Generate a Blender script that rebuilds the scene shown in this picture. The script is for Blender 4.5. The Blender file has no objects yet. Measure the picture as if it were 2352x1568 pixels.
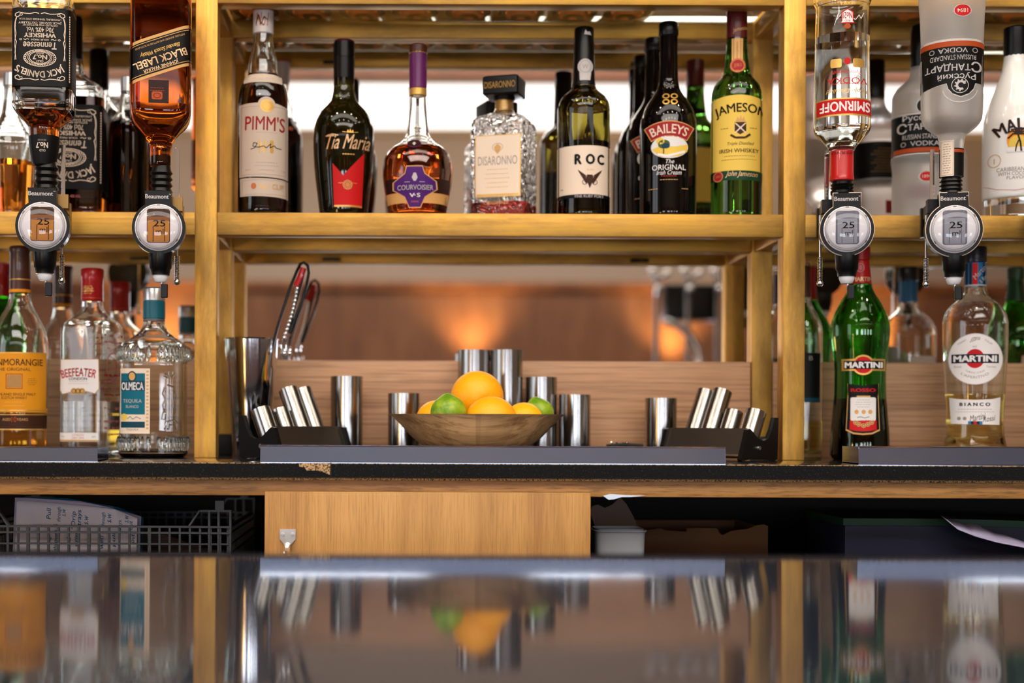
import bpy, bmesh, math, random
import numpy as np
from mathutils import Vector, Matrix

random.seed(7)
C = bpy.context.scene.collection
SC = bpy.context.scene
PI = math.pi
# ------------------------------------------------------------------ camera frame (photo is 2352 x 1568)
VX, VY, F, ROLL = 925.0, 965.0, 3300.0, 0.0042
ZC = 1.12                                   # eye height above the floor


def W(px, py, D):
    """photo pixel at depth D -> world point"""
    x = px + ROLL * (py - VY)
    y = py - ROLL * (px - VX)
    return Vector(((x - VX) * D / F, D, ZC + (VY - y) * D / F))


cam = bpy.data.cameras.new('camera')
cam.sensor_width = 36.0
cam.lens = F / 2352 * 36.0
cam.shift_x = (1176 - VX) / 2352
cam.shift_y = (VY - 784) / 2352
cam.clip_start = 0.02
cam.dof.use_dof = True
cam.dof.focus_distance = 2.06
cam.dof.aperture_fstop = 1.9
camo = bpy.data.objects.new('camera', cam)
C.objects.link(camo)
camo.matrix_world = Matrix.Translation((0, 0, ZC)) @ Matrix.Rotation(PI / 2, 4, 'X') @ Matrix.Rotation(ROLL, 4, 'Z')
SC.camera = camo
SC.view_settings.view_transform = 'Standard'
SC.view_settings.look = 'None'
SC.view_settings.gamma = 1.0
SC.view_settings.exposure = 0.58
SC.view_settings.use_curve_mapping = False
cy = SC.cycles
cy.use_denoising = True
cy.max_bounces = 18
cy.transmission_bounces = 16
cy.glossy_bounces = 8
cy.diffuse_bounces = 4
cy.transparent_max_bounces = 8
cy.sample_clamp_indirect = 4.0
cy.blur_glossy = 0.5
cy.use_adaptive_sampling = True
cy.adaptive_threshold = 0.02

wd = bpy.data.worlds.new('world')
SC.world = wd
wd.use_nodes = True
wd.node_tree.nodes['Background'].inputs[0].default_value = (0.75, 0.85, 1.0, 1)
wd.node_tree.nodes['Background'].inputs[1].default_value = 0.15


def lin(c):
    c = c / 255.0
    return c / 12.92 if c <= 0.04045 else ((c + 0.055) / 1.055) ** 2.4


def rgb(r, g, b):
    return (lin(r), lin(g), lin(b), 1.0)


# large unseen area lights added under the ceiling, standing in for its lamps
def area(name, loc, rot, sx, sy, power, color):
    l = bpy.data.lights.new(name, 'AREA')
    l.shape = 'RECTANGLE'
    l.size, l.size_y = sx, sy
    l.energy = power
    l.color = color
    o = bpy.data.objects.new(name, l)
    C.objects.link(o)
    o.location = loc
    o.rotation_euler = rot
    return o


area('ceiling_light_bar', (0.1, 1.05, 3.12), (0, 0, 0), 3.6, 0.5, 16, (1.0, 0.93, 0.82))
area('ceiling_light_room', (0.2, -0.95, 3.12), (0, 0, 0), 4.0, 1.4, 85, (1.0, 0.95, 0.88))


# ------------------------------------------------------------------ materials
M = {}


def mat(name, color, rough=0.5, metal=0.0, trans=0.0, ior=1.45, coat=0.0, emis=None, estr=0.0, spec=0.5, sub=0.0):
    m = bpy.data.materials.new(name)
    m.use_nodes = True
    b = m.node_tree.nodes['Principled BSDF']
    b.inputs['Base Color'].default_value = color
    b.inputs['Roughness'].default_value = rough
    b.inputs['Metallic'].default_value = metal
    b.inputs['Transmission Weight'].default_value = trans
    b.inputs['IOR'].default_value = ior
    b.inputs['Coat Weight'].default_value = coat
    b.inputs['Specular IOR Level'].default_value = spec
    if sub:
        b.inputs['Subsurface Weight'].default_value = sub
        b.inputs['Subsurface Radius'].default_value = (0.01, 0.006, 0.002)
    if emis:
        b.inputs['Emission Color'].default_value = emis
        b.inputs['Emission Strength'].default_value = estr
    M[name] = m
    return m


def nodes(m):
    return m.node_tree.nodes, m.node_tree.links, m.node_tree.nodes['Principled BSDF']


def noise_tex(m, scale, stretch=(1, 1, 1), detail=4, rough=0.6):
    n, l, b = nodes(m)
    tc = n.new('ShaderNodeTexCoord')
    mp = n.new('ShaderNodeMapping')
    mp.inputs['Scale'].default_value = stretch
    nt = n.new('ShaderNodeTexNoise')
    nt.inputs['Scale'].default_value = scale
    nt.inputs['Detail'].default_value = detail
    nt.inputs['Roughness'].default_value = rough
    l.new(tc.outputs['Object'], mp.inputs['Vector'])
    l.new(mp.outputs['Vector'], nt.inputs['Vector'])
    return nt


def ramp(m, src, stops):
    n, l, b = nodes(m)
    r = n.new('ShaderNodeValToRGB')
    while len(r.color_ramp.elements) < len(stops):
        r.color_ramp.elements.new(0.5)
    for e, (p, c) in zip(r.color_ramp.elements, stops):
        e.position = p
        e.color = c
    l.new(src, r.inputs['Fac'])
    return r


def bump(m, src, strength, dist=0.002):
    n, l, b = nodes(m)
    bp = n.new('ShaderNodeBump')
    bp.inputs['Strength'].default_value = strength
    bp.inputs['Distance'].default_value = dist
    l.new(src, bp.inputs['Height'])
    l.new(bp.outputs['Normal'], b.inputs['Normal'])


def wood(name, c_dark, c_mid, c_light, axis, scale=9, rough=0.45, grain=14, fac=0.75, run=0.35):
    """grain runs along axis 0/1/2 (object space)"""
    m = mat(name, c_mid, rough)
    n, l, b = nodes(m)
    st = [1.0, 1.0, 1.0]
    st[axis] = 0.07
    nt = noise_tex(m, scale * 3, st, 5, 0.65)
    st2 = [grain, grain, grain]
    st2[axis] = run
    n2 = noise_tex(m, 12, st2, 3, 0.7)
    r1 = ramp(m, nt.outputs['Fac'], [(0.3, c_dark), (0.5, c_mid), (0.72, c_light)])
    r2 = ramp(m, n2.outputs['Fac'], [(0.36, (0.45, 0.40, 0.35, 1)), (0.52, (1, 1, 1, 1))])
    mx = n.new('ShaderNodeMix')
    mx.data_type = 'RGBA'
    mx.blend_type = 'MULTIPLY'
    mx.inputs['Factor'].default_value = fac
    l.new(r1.outputs['Color'], mx.inputs['A'])
    l.new(r2.outputs['Color'], mx.inputs['B'])
    l.new(mx.outputs['Result'], b.inputs['Base Color'])
    bump(m, n2.outputs['Fac'], 0.15, 0.0006)
    return m


def brass(name, axis):
    m = mat(name, rgb(220, 184, 116), 0.3, 1.0)
    n, l, b = nodes(m)
    st = [1, 1, 1]
    st[axis] = 0.12
    nt = noise_tex(m, 55, st, 6, 0.7)
    r = ramp(m, nt.outputs['Fac'], [(0.28, rgb(176, 136, 78)), (0.5, rgb(202, 158, 82)), (0.74, rgb(222, 172, 74))])
    k = 1.3 if axis == 2 else 1.0  # upright posts lifted in colour, standing in for light on them
    st3 = [1.0, 1.0, 1.0]
    st3[axis] = 0.3
    n3 = noise_tex(m, 16, st3, 5, 0.7)
    r3 = ramp(m, n3.outputs['Fac'], [(0.36, (0.68 * k, 0.66 * k, 0.68 * k, 1)), (0.52, (0.94 * k, 0.94 * k, 0.94 * k, 1)), (0.7, (1.06 * k, 1.04 * k, 0.92 * k, 1))])
    mx = n.new('ShaderNodeMix')
    mx.data_type = 'RGBA'
    mx.blend_type = 'MULTIPLY'
    mx.inputs['Factor'].default_value = 1.0
    l.new(r.outputs['Color'], mx.inputs['A'])
    l.new(r3.outputs['Color'], mx.inputs['B'])
    l.new(mx.outputs['Result'], b.inputs['Base Color'])
    st2 = [260, 260, 260]
    st2[axis] = 3
    n2 = noise_tex(m, 1.0, st2, 3, 0.6)
    r2 = ramp(m, n2.outputs['Fac'], [(0.3, (0.48, 0.48, 0.48, 1)), (0.7, (0.64, 0.64, 0.64, 1))])
    l.new(r2.outputs['Color'], b.inputs['Roughness'])
    bump(m, n2.outputs['Fac'], 0.05, 0.0004)
    return m


brass('brass_x', 0)
brass('brass_y', 1)
brass('brass_z', 2)
wood('oak_x', rgb(128, 86, 44), rgb(178, 126, 66), rgb(206, 154, 88), 0, 7, 0.45, 30, 0.8, 2.2)
wood('oak_z', rgb(160, 112, 60), rgb(190, 140, 76), rgb(208, 158, 92), 2, 6, 0.42, 44, 0.5, 1.2)
wood('upstand_wood', rgb(178, 130, 96), rgb(206, 156, 116), rgb(224, 176, 134), 0, 5, 0.5, 20)
wood('panel_wood', rgb(84, 46, 20), rgb(122, 72, 36), rgb(146, 92, 50), 2, 3, 0.45, 8)
wood('bowl_wood', rgb(170, 124, 78), rgb(214, 168, 116), rgb(236, 196, 142), 0, 12, 0.35, 10)
mat('mirror_glass', (0.93, 0.90, 0.86, 1), 0.004, 1.0)
mat('shelf_glass', (0.86, 0.95, 0.90, 1), 0.0, 0, 1.0, 1.5)
mat('steel', (0.66, 0.66, 0.68, 1), 0.2, 1.0)
mat('steel_tray', (0.30, 0.40, 0.62, 1), 0.13, 1.0)
mat('steel_dark', (0.16, 0.14, 0.12, 1), 0.34, 1.0)
mat('steel_brushed', (0.36, 0.35, 0.335, 1), 0.2, 1.0)
mat('tin_steel', (0.5, 0.5, 0.52, 1), 0.11, 1.0)
mat('plate_steel', (0.74, 0.74, 0.74, 1), 0.42, 0.85)
mat('chrome', (0.78, 0.78, 0.80, 1), 0.07, 1.0)
mat('chrome_dark', (0.34, 0.33, 0.32, 1), 0.12, 1.0)
mat('black_plastic', rgb(7, 7, 8), 0.33, spec=0.35)
mat('black_matte', rgb(20, 19, 18), 0.6)
mat('crate_plastic', rgb(62, 66, 72), 0.45)
mat('white_plastic', rgb(225, 225, 230), 0.35)
mat('tub_plastic', rgb(205, 212, 220), 0.4, trans=0.2)
mat('dial_white', rgb(246, 242, 246), 0.25, coat=0.6)
mat('wall_paint', rgb(152, 136, 122), 0.7)
wood('ceiling_wood', rgb(96, 58, 34), rgb(140, 88, 54), rgb(160, 104, 66), 0, 3, 0.5, 8)
wood('panel_laminate', rgb(92, 56, 34), rgb(108, 68, 42), rgb(120, 80, 52), 2, 2, 0.5, 5)
mat('floor_tile', rgb(84, 74, 66), 0.5)
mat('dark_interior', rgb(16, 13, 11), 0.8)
mat('cardboard', rgb(128, 94, 66), 0.8)
mat('pouch_brown', rgb(112, 88, 72), 0.6)
mat('paper', rgb(226, 224, 238), 0.7)
mat('paper_edge', rgb(196, 190, 224), 0.7)
mat('ink_blue', rgb(58, 62, 158), 0.6)
mat('folder_blue', rgb(22, 92, 130), 0.45)
mat('folder_dark', rgb(74, 62, 56), 0.6)
mat('folder_green', rgb(26, 66, 50), 0.5)
mat('folder_navy', rgb(34, 38, 62), 0.45)
mat('chipboard', rgb(176, 140, 100), 0.9)
mat('silver_foil', (0.6, 0.62, 0.63, 1), 0.35, 0.8)
m = M['chipboard']
nt = noise_tex(m, 420, (1, 1, 1), 2)
r = ramp(m, nt.outputs['Fac'], [(0.4, rgb(70, 52, 36)), (0.55, rgb(196, 158, 112))])
nodes(m)[1].new(r.outputs['Color'], nodes(m)[2].inputs['Base Color'])
# black granite-look laminate with fine pale flecks
m = mat('worktop_black', rgb(20, 20, 21), 0.16, coat=0.3)
nt = noise_tex(m, 900, (1, 1, 1), 2)
r = ramp(m, nt.outputs['Fac'], [(0.66, rgb(18, 18, 19)), (0.76, rgb(120, 118, 112))])
nodes(m)[1].new(r.outputs['Color'], nodes(m)[2].inputs['Base Color'])
m2 = mat('worktop_edge', rgb(18, 18, 19), 0.6, spec=0.12)
nt = noise_tex(m2, 900, (1, 1, 1), 2)
r = ramp(m2, nt.outputs['Fac'], [(0.66, rgb(16, 16, 17)), (0.76, rgb(110, 108, 102))])
nodes(m2)[1].new(r.outputs['Color'], nodes(m2)[2].inputs['Base Color'])
# bar top: dark glossy lacquer with fine wear
m = mat('bar_lacquer', rgb(31, 36, 47), 0.09, ior=1.28, spec=0.5)
nt = noise_tex(m, 300, (1, 0.2, 1), 3)
r = ramp(m, nt.outputs['Fac'], [(0.3, (0.035, 0.035, 0.035, 1)), (0.75, (0.07, 0.07, 0.07, 1))])
nodes(m)[1].new(r.outputs['Color'], nodes(m)[2].inputs['Roughness'])
# brushed steel noise
for nm, ax in (('steel_brushed', 2), ('steel_tray', 0)):
    m = M[nm]
    st = [300, 300, 300]
    st[ax] = 4
    nt = noise_tex(m, 1.0, st, 3)
    bump(m, nt.outputs['Fac'], 0.06, 0.0004)
# fruit
m = mat('orange_peel', rgb(255, 172, 4), 0.4)
nt = noise_tex(m, 330, (1, 1, 1), 2)
bump(m, nt.outputs['Fac'], 0.35, 0.0012)
m = mat('lemon_peel', rgb(255, 184, 6), 0.4)
nt = noise_tex(m, 330, (1, 1, 1), 2)
bump(m, nt.outputs['Fac'], 0.35, 0.0012)
m = mat('lime_peel', rgb(124, 158, 26), 0.35, sub=0.1)
nt = noise_tex(m, 60, (1, 1, 1), 3)
r = ramp(m, nt.outputs['Fac'], [(0.35, rgb(92, 138, 20)), (0.7, rgb(158, 182, 40))])
nodes(m)[1].new(r.outputs['Color'], nodes(m)[2].inputs['Base Color'])
# glass and liquids
mat('glass_clear', (0.96, 0.98, 0.96, 1), 0.0, 0, 1.0, 1.48)
mat('glass_green', (0.10, 0.52, 0.06, 1), 0.0, 0, 1.0, 1.48)
mat('glass_jgreen', (0.10, 0.34, 0.04, 1), 0.0, 0, 1.0, 1.45)
mat('glass_olive', (0.16, 0.13, 0.015, 1), 0.0, 0, 1.0, 1.45)
mat('glass_darkolive', (0.05, 0.045, 0.008, 1), 0.02, 0, 0.9, 1.45)
m = mat('glass_hammered', (0.97, 0.97, 0.96, 1), 0.0, 0, 1.0, 1.48)
nt = noise_tex(m, 75, (1, 1, 1), 1)
bump(m, nt.outputs['Fac'], 0.9, 0.004)
mat('glass_frost', rgb(232, 228, 224), 0.38, 0, 0.8, 1.35)
mat('glass_black', rgb(5, 4, 4), 0.06)
mat('white_gloss', rgb(236, 232, 228), 0.22, coat=0.4)
mat('liq_clear', (0.98, 0.98, 0.98, 1), 0.0, 0, 1.0, 1.34)
mat('liq_amber', (0.78, 0.27, 0.03, 1), 0.0, 0, 1.0, 1.35)
mat('liq_whisky', (0.62, 0.15, 0.012, 1), 0.0, 0, 1.0, 1.35)
mat('glass_jw', (0.50, 0.10, 0.008, 1), 0.0, 0, 1.0, 1.42)
mat('liq_cognac', (0.62, 0.12, 0.012, 1), 0.0, 0, 1.0, 1.35)
mat('liq_red', (0.20, 0.008, 0.006, 1), 0.0, 0, 1.0, 1.35)
mat('liq_dark', (0.030, 0.006, 0.003, 1), 0.0, 0, 1.0, 1.35)
mat('liq_gold', (0.85, 0.48, 0.06, 1), 0.0, 0, 1.0, 1.35)
mat('liq_pale', (0.90, 0.78, 0.34, 1), 0.0, 0, 1.0, 1.35)
mat('liq_rose', (0.55, 0.10, 0.08, 1), 0.0, 0, 1.0, 1.35)
# label inks
for nm, c in dict(black=(9, 9, 9), white=(232, 226, 224), cream=(226, 206, 186), taupe=(196, 178, 162), grey=(150, 142, 136),
                  red=(190, 24, 26), darkred=(120, 20, 26), crimson=(150, 30, 34), yellow=(226, 190, 84), orange=(222, 146, 26),
                  brown=(62, 34, 20), teal=(10, 98, 118), tealdark=(10, 60, 76), purple=(74, 28, 106), plum=(92, 24, 84),
                  navy=(30, 32, 44), green=(16, 60, 36), blue=(36, 120, 170), tan=(206, 158, 96), skyc=(220, 216, 214), leaf=(70, 84, 40),
                  sun=(240, 150, 30), rust=(170, 70, 30), pink=(196, 108, 110), copper=(190, 110, 70), wine=(72, 16, 24),
                  silverink=(190, 184, 182), darkbrown=(44, 22, 18)).items():
    mat('ink_' + nm, rgb(*c), 0.5, spec=0.22)
mat('ink_gold', rgb(222, 174, 92), 0.35, 0.6)
mat('ink_peach', rgb(240, 196, 150), 0.3, 0.5)
mat('cap_black', rgb(6, 6, 7), 0.3, spec=0.35)
mat('cap_red', rgb(178, 18, 22), 0.3, coat=0.3)
mat('cap_wine', rgb(84, 14, 24), 0.32, coat=0.3)
mat('cap_white', rgb(214, 206, 204), 0.35)
mat('cap_purple', rgb(96, 26, 88), 0.32, coat=0.3)
mat('cap_brown', rgb(74, 34, 20), 0.35, coat=0.2)
mat('cap_silver', (0.68, 0.68, 0.68, 1), 0.3, 0.9)
mat('cap_teal', rgb(8, 92, 108), 0.35)
mat('cap_navy', rgb(26, 32, 44), 0.3, coat=0.2)
mat('cap_blue', rgb(30, 108, 160), 0.35)
mat('cap_green', rgb(18, 70, 40), 0.35)


# ------------------------------------------------------------------ object helpers
def tag(o, label, cat, group=None, kind=None):
    if label:
        o['label'] = label
    if cat:
        o['category'] = cat
    if group:
        o['group'] = group
    if kind:
        o['kind'] = kind
    return o


def empty(name, loc, label, cat, group=None, rz=0.0):
    o = bpy.data.objects.new(name, None)
    o.empty_display_size = 0.02
    C.objects.link(o)
    o.location = loc
    o.rotation_euler = (0, 0, rz)
    return tag(o, label, cat, group)


def obj(name, bm, m, parent=None, smooth=None, kind=None, loc=None):
    me = bpy.data.meshes.new(name)
    bmesh.ops.recalc_face_normals(bm, faces=bm.faces) if smooth != 'keep' else None
    bm.to_mesh(me)
    bm.free()
    ms = m if isinstance(m, (list, tuple)) else [m]
    for k in ms:
        me.materials.append(M[k] if isinstance(k, str) else k)
    if smooth:
        for p in me.polygons:
            p.use_smooth = True
        me.set_sharp_from_angle(angle=math.radians(38))
    o = bpy.data.objects.new(name, me)
    C.objects.link(o)
    if parent:
        o.parent = parent
    if kind:
        o['kind'] = kind
    if loc:
        o.location = loc
    return o


def box(bm, x0, x1, y0, y1, z0, z1, bev=0.0):
    r = bmesh.ops.create_cube(bm, size=1.0)
    vs = r['verts']
    for v in vs:
        v.co = Vector((x0 + (v.co.x + 0.5) * (x1 - x0), y0 + (v.co.y + 0.5) * (y1 - y0), z0 + (v.co.z + 0.5) * (z1 - z0)))
    if bev:
        es = {e for v in vs for e in v.link_edges}
        bmesh.ops.bevel(bm, geom=list(es), offset=bev, segments=2, affect='EDGES', profile=0.5)
    return vs


def boxobj(name, x0, x1, y0, y1, z0, z1, m, parent=None, bev=0.0, kind=None):
    """box whose origin sits at its base centre"""
    bm = bmesh.new()
    cx, cyy = (x0 + x1) / 2, (y0 + y1) / 2
    box(bm, x0 - cx, x1 - cx, y0 - cyy, y1 - cyy, 0, z1 - z0, bev)
    return obj(name, bm, m, parent, smooth=bool(bev), kind=kind, loc=(cx, cyy, z0))


def prism(bm, pts, y0, y1):
    """outline in (x, z), extruded from y0 to y1"""
    a = [bm.verts.new((p[0], y0, p[1])) for p in pts]
    b = [bm.verts.new((p[0], y1, p[1])) for p in pts]
    n = len(pts)
    bm.faces.new(a)
    bm.faces.new(b[::-1])
    for i in range(n):
        bm.faces.new((a[i], b[i], b[(i + 1) % n], a[(i + 1) % n]))


def tube(bm, pts, r, seg=8, closed=False):
    pts = [Vector(p) for p in pts]
    rings = []
    n = len(pts)
    up = Vector((0.13, 0.31, 0.94)).normalized()
    for i, p in enumerate(pts):
        if closed:
            t = (pts[(i + 1) % n] - pts[i - 1]).normalized()
        else:
            t = (pts[min(i + 1, n - 1)] - pts[max(i - 1, 0)]).normalized()
        a = t.cross(up)
        if a.length < 1e-4:
            a = t.cross(Vector((1, 0, 0)))
        a.normalize()
        b = t.cross(a)
        rr = r[i] if isinstance(r, (list, tuple)) else r
        rings.append([bm.verts.new(p + a * rr * math.cos(2 * PI * k / seg) + b * rr * math.sin(2 * PI * k / seg)) for k in range(seg)])
    m = n if closed else n - 1
    for i in range(m):
        A, B = rings[i], rings[(i + 1) % n]
        for k in range(seg):
            bm.faces.new((A[k], A[(k + 1) % seg], B[(k + 1) % seg], B[k]))
    if not closed:
        bm.faces.new(rings[0][::-1])
        bm.faces.new(rings[-1])


def ring_pts(rx, ry, e, seg):
    out = []
    for k in range(seg):
        t = 2 * PI * k / seg
        c, s = math.cos(t), math.sin(t)
        out.append((rx * math.copysign(abs(c) ** (2 / e), c), ry * math.copysign(abs(s) ** (2 / e), s)))
    return out


def loft(bm, prof, seg=40, caps=(True, True), flip=False):
    """prof rows: (z, rx, ry, e)"""
    rings = []
    for z, rx, ry, e in prof:
        rings.append([bm.verts.new((x, y, z)) for x, y in ring_pts(rx, ry, e, seg)])
    for A, B in zip(rings, rings[1:]):
        for k in range(seg):
            f = (A[k], A[(k + 1) % seg], B[(k + 1) % seg], B[k])
            bm.faces.new(f[::-1] if flip else f)
    if caps[0]:
        bm.faces.new(rings[0] if flip else rings[0][::-1])
    if caps[1]:
        bm.faces.new(rings[-1][::-1] if flip else rings[-1])
    return rings


def pchip(x, y, xq):
    x, y, xq = np.asarray(x, float), np.asarray(y, float), np.asarray(xq, float)
    h = np.diff(x)
    d = np.diff(y) / h
    m = np.zeros_like(x)
    m[0], m[-1] = d[0], d[-1]
    for i in range(1, len(x) - 1):
        if d[i - 1] * d[i] > 0:
            w1, w2 = 2 * h[i] + h[i - 1], h[i] + 2 * h[i - 1]
            m[i] = (w1 + w2) / (w1 / d[i - 1] + w2 / d[i])
    i = np.clip(np.searchsorted(x, xq) - 1, 0, len(x) - 2)
    t = (xq - x[i]) / h[i]
    return ((1 + 2 * t) * (1 - t) ** 2 * y[i] + t * (1 - t) ** 2 * h[i] * m[i]
            + t * t * (3 - 2 * t) * y[i + 1] + t * t * (t - 1) * h[i] * m[i + 1])


# ------------------------------------------------------------------ printed labels
_tc = {}


def text_tris(s):
    key = s
    if key in _tc:
        return _tc[key]
    cu = bpy.data.curves.new('lettering', 'FONT')
    cu.body = s
    cu.size = 1
    cu.resolution_u = 3
    o = bpy.data.objects.new('lettering', cu)
    C.objects.link(o)
    dg = bpy.context.evaluated_depsgraph_get()
    me = bpy.data.meshes.new_from_object(o.evaluated_get(dg))
    vs = [(v.co.x, v.co.y) for v in me.vertices]
    fs = [tuple(p.vertices) for p in me.polygons]
    bpy.data.objects.remove(o)
    bpy.data.curves.remove(cu)
    bpy.data.meshes.remove(me)
    _tc[key] = (vs, fs)
    return vs, fs


class Canvas:
    """flat artwork in photo-pixel units (x right, y down); put on a surface with build()"""

    def __init__(s):
        s.bm = bmesh.new()
        s.mats = []

    def mi(s, m):
        if m not in s.mats:
            s.mats.append(m)
        return s.mats.index(m)

    def face(s, pts, m, layer):
        vs = [s.bm.verts.new((p[0], p[1], layer)) for p in pts]
        f = s.bm.faces.new(vs)
        f.material_index = s.mi(m)
        return f

    def poly(s, pts, m, layer=0):
        s.face(pts, m, layer)

    def rect(s, x0, y0, x1, y1, m, layer=0):
        s.face([(x0, y0), (x1, y0), (x1, y1), (x0, y1)], m, layer)

    def rrect(s, x0, y0, x1, y1, r, m, layer=0):
        pts = []
        for cx, cyy, a0 in ((x1 - r, y0 + r, -90), (x1 - r, y1 - r, 0), (x0 + r, y1 - r, 90), (x0 + r, y0 + r, 180)):
            for k in range(5):
                a = math.radians(a0 + k * 22.5)
                pts.append((cx + r * math.cos(a), cyy + r * math.sin(a)))
        s.face(pts, m, layer)

    def frame(s, x0, y0, x1, y1, w, m, layer=0):
        s.rect(x0, y0, x1, y0 + w, m, layer)
        s.rect(x0, y1 - w, x1, y1, m, layer)
        s.rect(x0, y0 + w, x0 + w, y1 - w, m, layer)
        s.rect(x1 - w, y0 + w, x1, y1 - w, m, layer)

    def ell(s, cx, cyy, rx, ry, m, layer=0, n=28):
        s.face([(cx + rx * math.cos(2 * PI * k / n), cyy + ry * math.sin(2 * PI * k / n)) for k in range(n)], m, layer)

    def ring(s, cx, cyy, rx, ry, w, m, layer=0, a0=0, a1=360, n=32):
        for k in range(n):
            t0 = math.radians(a0 + (a1 - a0) * k / n)
            t1 = math.radians(a0 + (a1 - a0) * (k + 1) / n)
            s.face([(cx + rx * math.cos(t0), cyy + ry * math.sin(t0)), (cx + rx * math.cos(t1), cyy + ry * math.sin(t1)),
                    (cx + (rx - w) * math.cos(t1), cyy + (ry - w) * math.sin(t1)), (cx + (rx - w) * math.cos(t0), cyy + (ry - w) * math.sin(t0))], m, layer)

    def line(s, pts, w, m, layer=0):
        for (xa, ya), (xb, yb) in zip(pts, pts[1:]):
            dx, dy = xb - xa, yb - ya
            L = math.hypot(dx, dy) or 1
            nx, ny = -dy / L * w / 2, dx / L * w / 2
            s.face([(xa + nx, ya + ny), (xb + nx, yb + ny), (xb - nx, yb - ny), (xa - nx, ya - ny)], m, layer)

    def text(s, t, cx, cyy, w, h, m, layer=2, rot=0.0, shear=0.0, bold=0.0, arc=None):
        vs, fs = text_tris(t)
        if not vs:
            return
        a = np.array(vs)
        if bold > 0:                            # heavier strokes: the same letters shifted a little
            nv, f0, v0 = len(a), fs, a
            sh = [(0, 0), (-bold, 0), (bold, 0), (0, bold * .7), (0, -bold * .7)]
            a = np.concatenate([v0 + np.array(q) for q in sh])
            fs = [tuple(i + nv * k for i in f) for k in range(len(sh)) for f in f0]
        lo, hi = a.min(0), a.max(0)
        a = (a - (lo + hi) / 2) / np.maximum(hi - lo, 1e-6) * np.array([w, h])
        a[:, 0] += shear * a[:, 1]
        if arc:
            th = a[:, 0] / arc
            rr = arc + a[:, 1]
            a = np.stack([np.sin(th) * rr, np.cos(th) * rr - arc], 1)
        cr, sr = math.cos(math.radians(rot)), math.sin(math.radians(rot))
        X = a[:, 0] * cr - a[:, 1] * sr
        Y = a[:, 0] * sr + a[:, 1] * cr
        bv = [s.bm.verts.new((cx + X[i], cyy - Y[i], layer)) for i in range(len(a))]
        k = s.mi(m)
        for f in fs:
            try:
                fc = s.bm.faces.new([bv[i] for i in f])
                fc.material_index = k
            except ValueError:
                pass

    def lines(s, cx, y0, y1, n, w, gap, m, layer=2, th=1.1):
        """rows of print too small to read"""
        for k in range(n):
            y = y0 + (y1 - y0) * k / max(n - 1, 1)
            ww = w * (0.78 + 0.22 * ((k * 7) % 3) / 2)
            x = cx - ww / 2
            while x < cx + ww / 2 - 2:
                d = 2.2 + ((int(x * 3) + k) % 4)
                s.rect(x, y - th / 2, min(x + d, cx + ww / 2), y + th / 2, m, layer)
                x += d + gap + 0.3

    def xform(s, fn):
        for v in s.bm.verts:
            x, y = fn(v.co.x, v.co.y)
            v.co.x, v.co.y = x, y
        return s

    def build(s, name, parent, fn, step=None, clip=None, ystep=None):
        bm = s.bm
        if clip:
            for x, nrm in ((clip[0], -1), (clip[1], 1)):
                bmesh.ops.bisect_plane(bm, geom=bm.verts[:] + bm.edges[:] + bm.faces[:], plane_co=(x, 0, 0), plane_no=(nrm, 0, 0), clear_outer=True)
        if bm.verts:
            xs = [v.co.x for v in bm.verts]
            ys = [v.co.y for v in bm.verts]
            for lo, hi, st, ax in ((min(xs), max(xs), step, 0), (min(ys), max(ys), ystep, 1)):
                if st:
                    q = lo + st
                    while q < hi:
                        co = [0, 0, 0]
                        no = [0, 0, 0]
                        co[ax] = q
                        no[ax] = 1
                        bmesh.ops.bisect_plane(bm, geom=bm.verts[:] + bm.edges[:] + bm.faces[:], plane_co=co, plane_no=no)
                        q += st
        for v in bm.verts:
            v.co = fn(v.co.x, v.co.y, v.co.z)
        bmesh.ops.recalc_face_normals(bm, faces=bm.faces)
        for f in bm.faces:                      # prints face outwards (towards -y in the thing's frame)
            if f.normal.y > 0.05:
                f.normal_flip()
        return obj(name, bm, s.mats, parent, smooth='keep')


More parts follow.
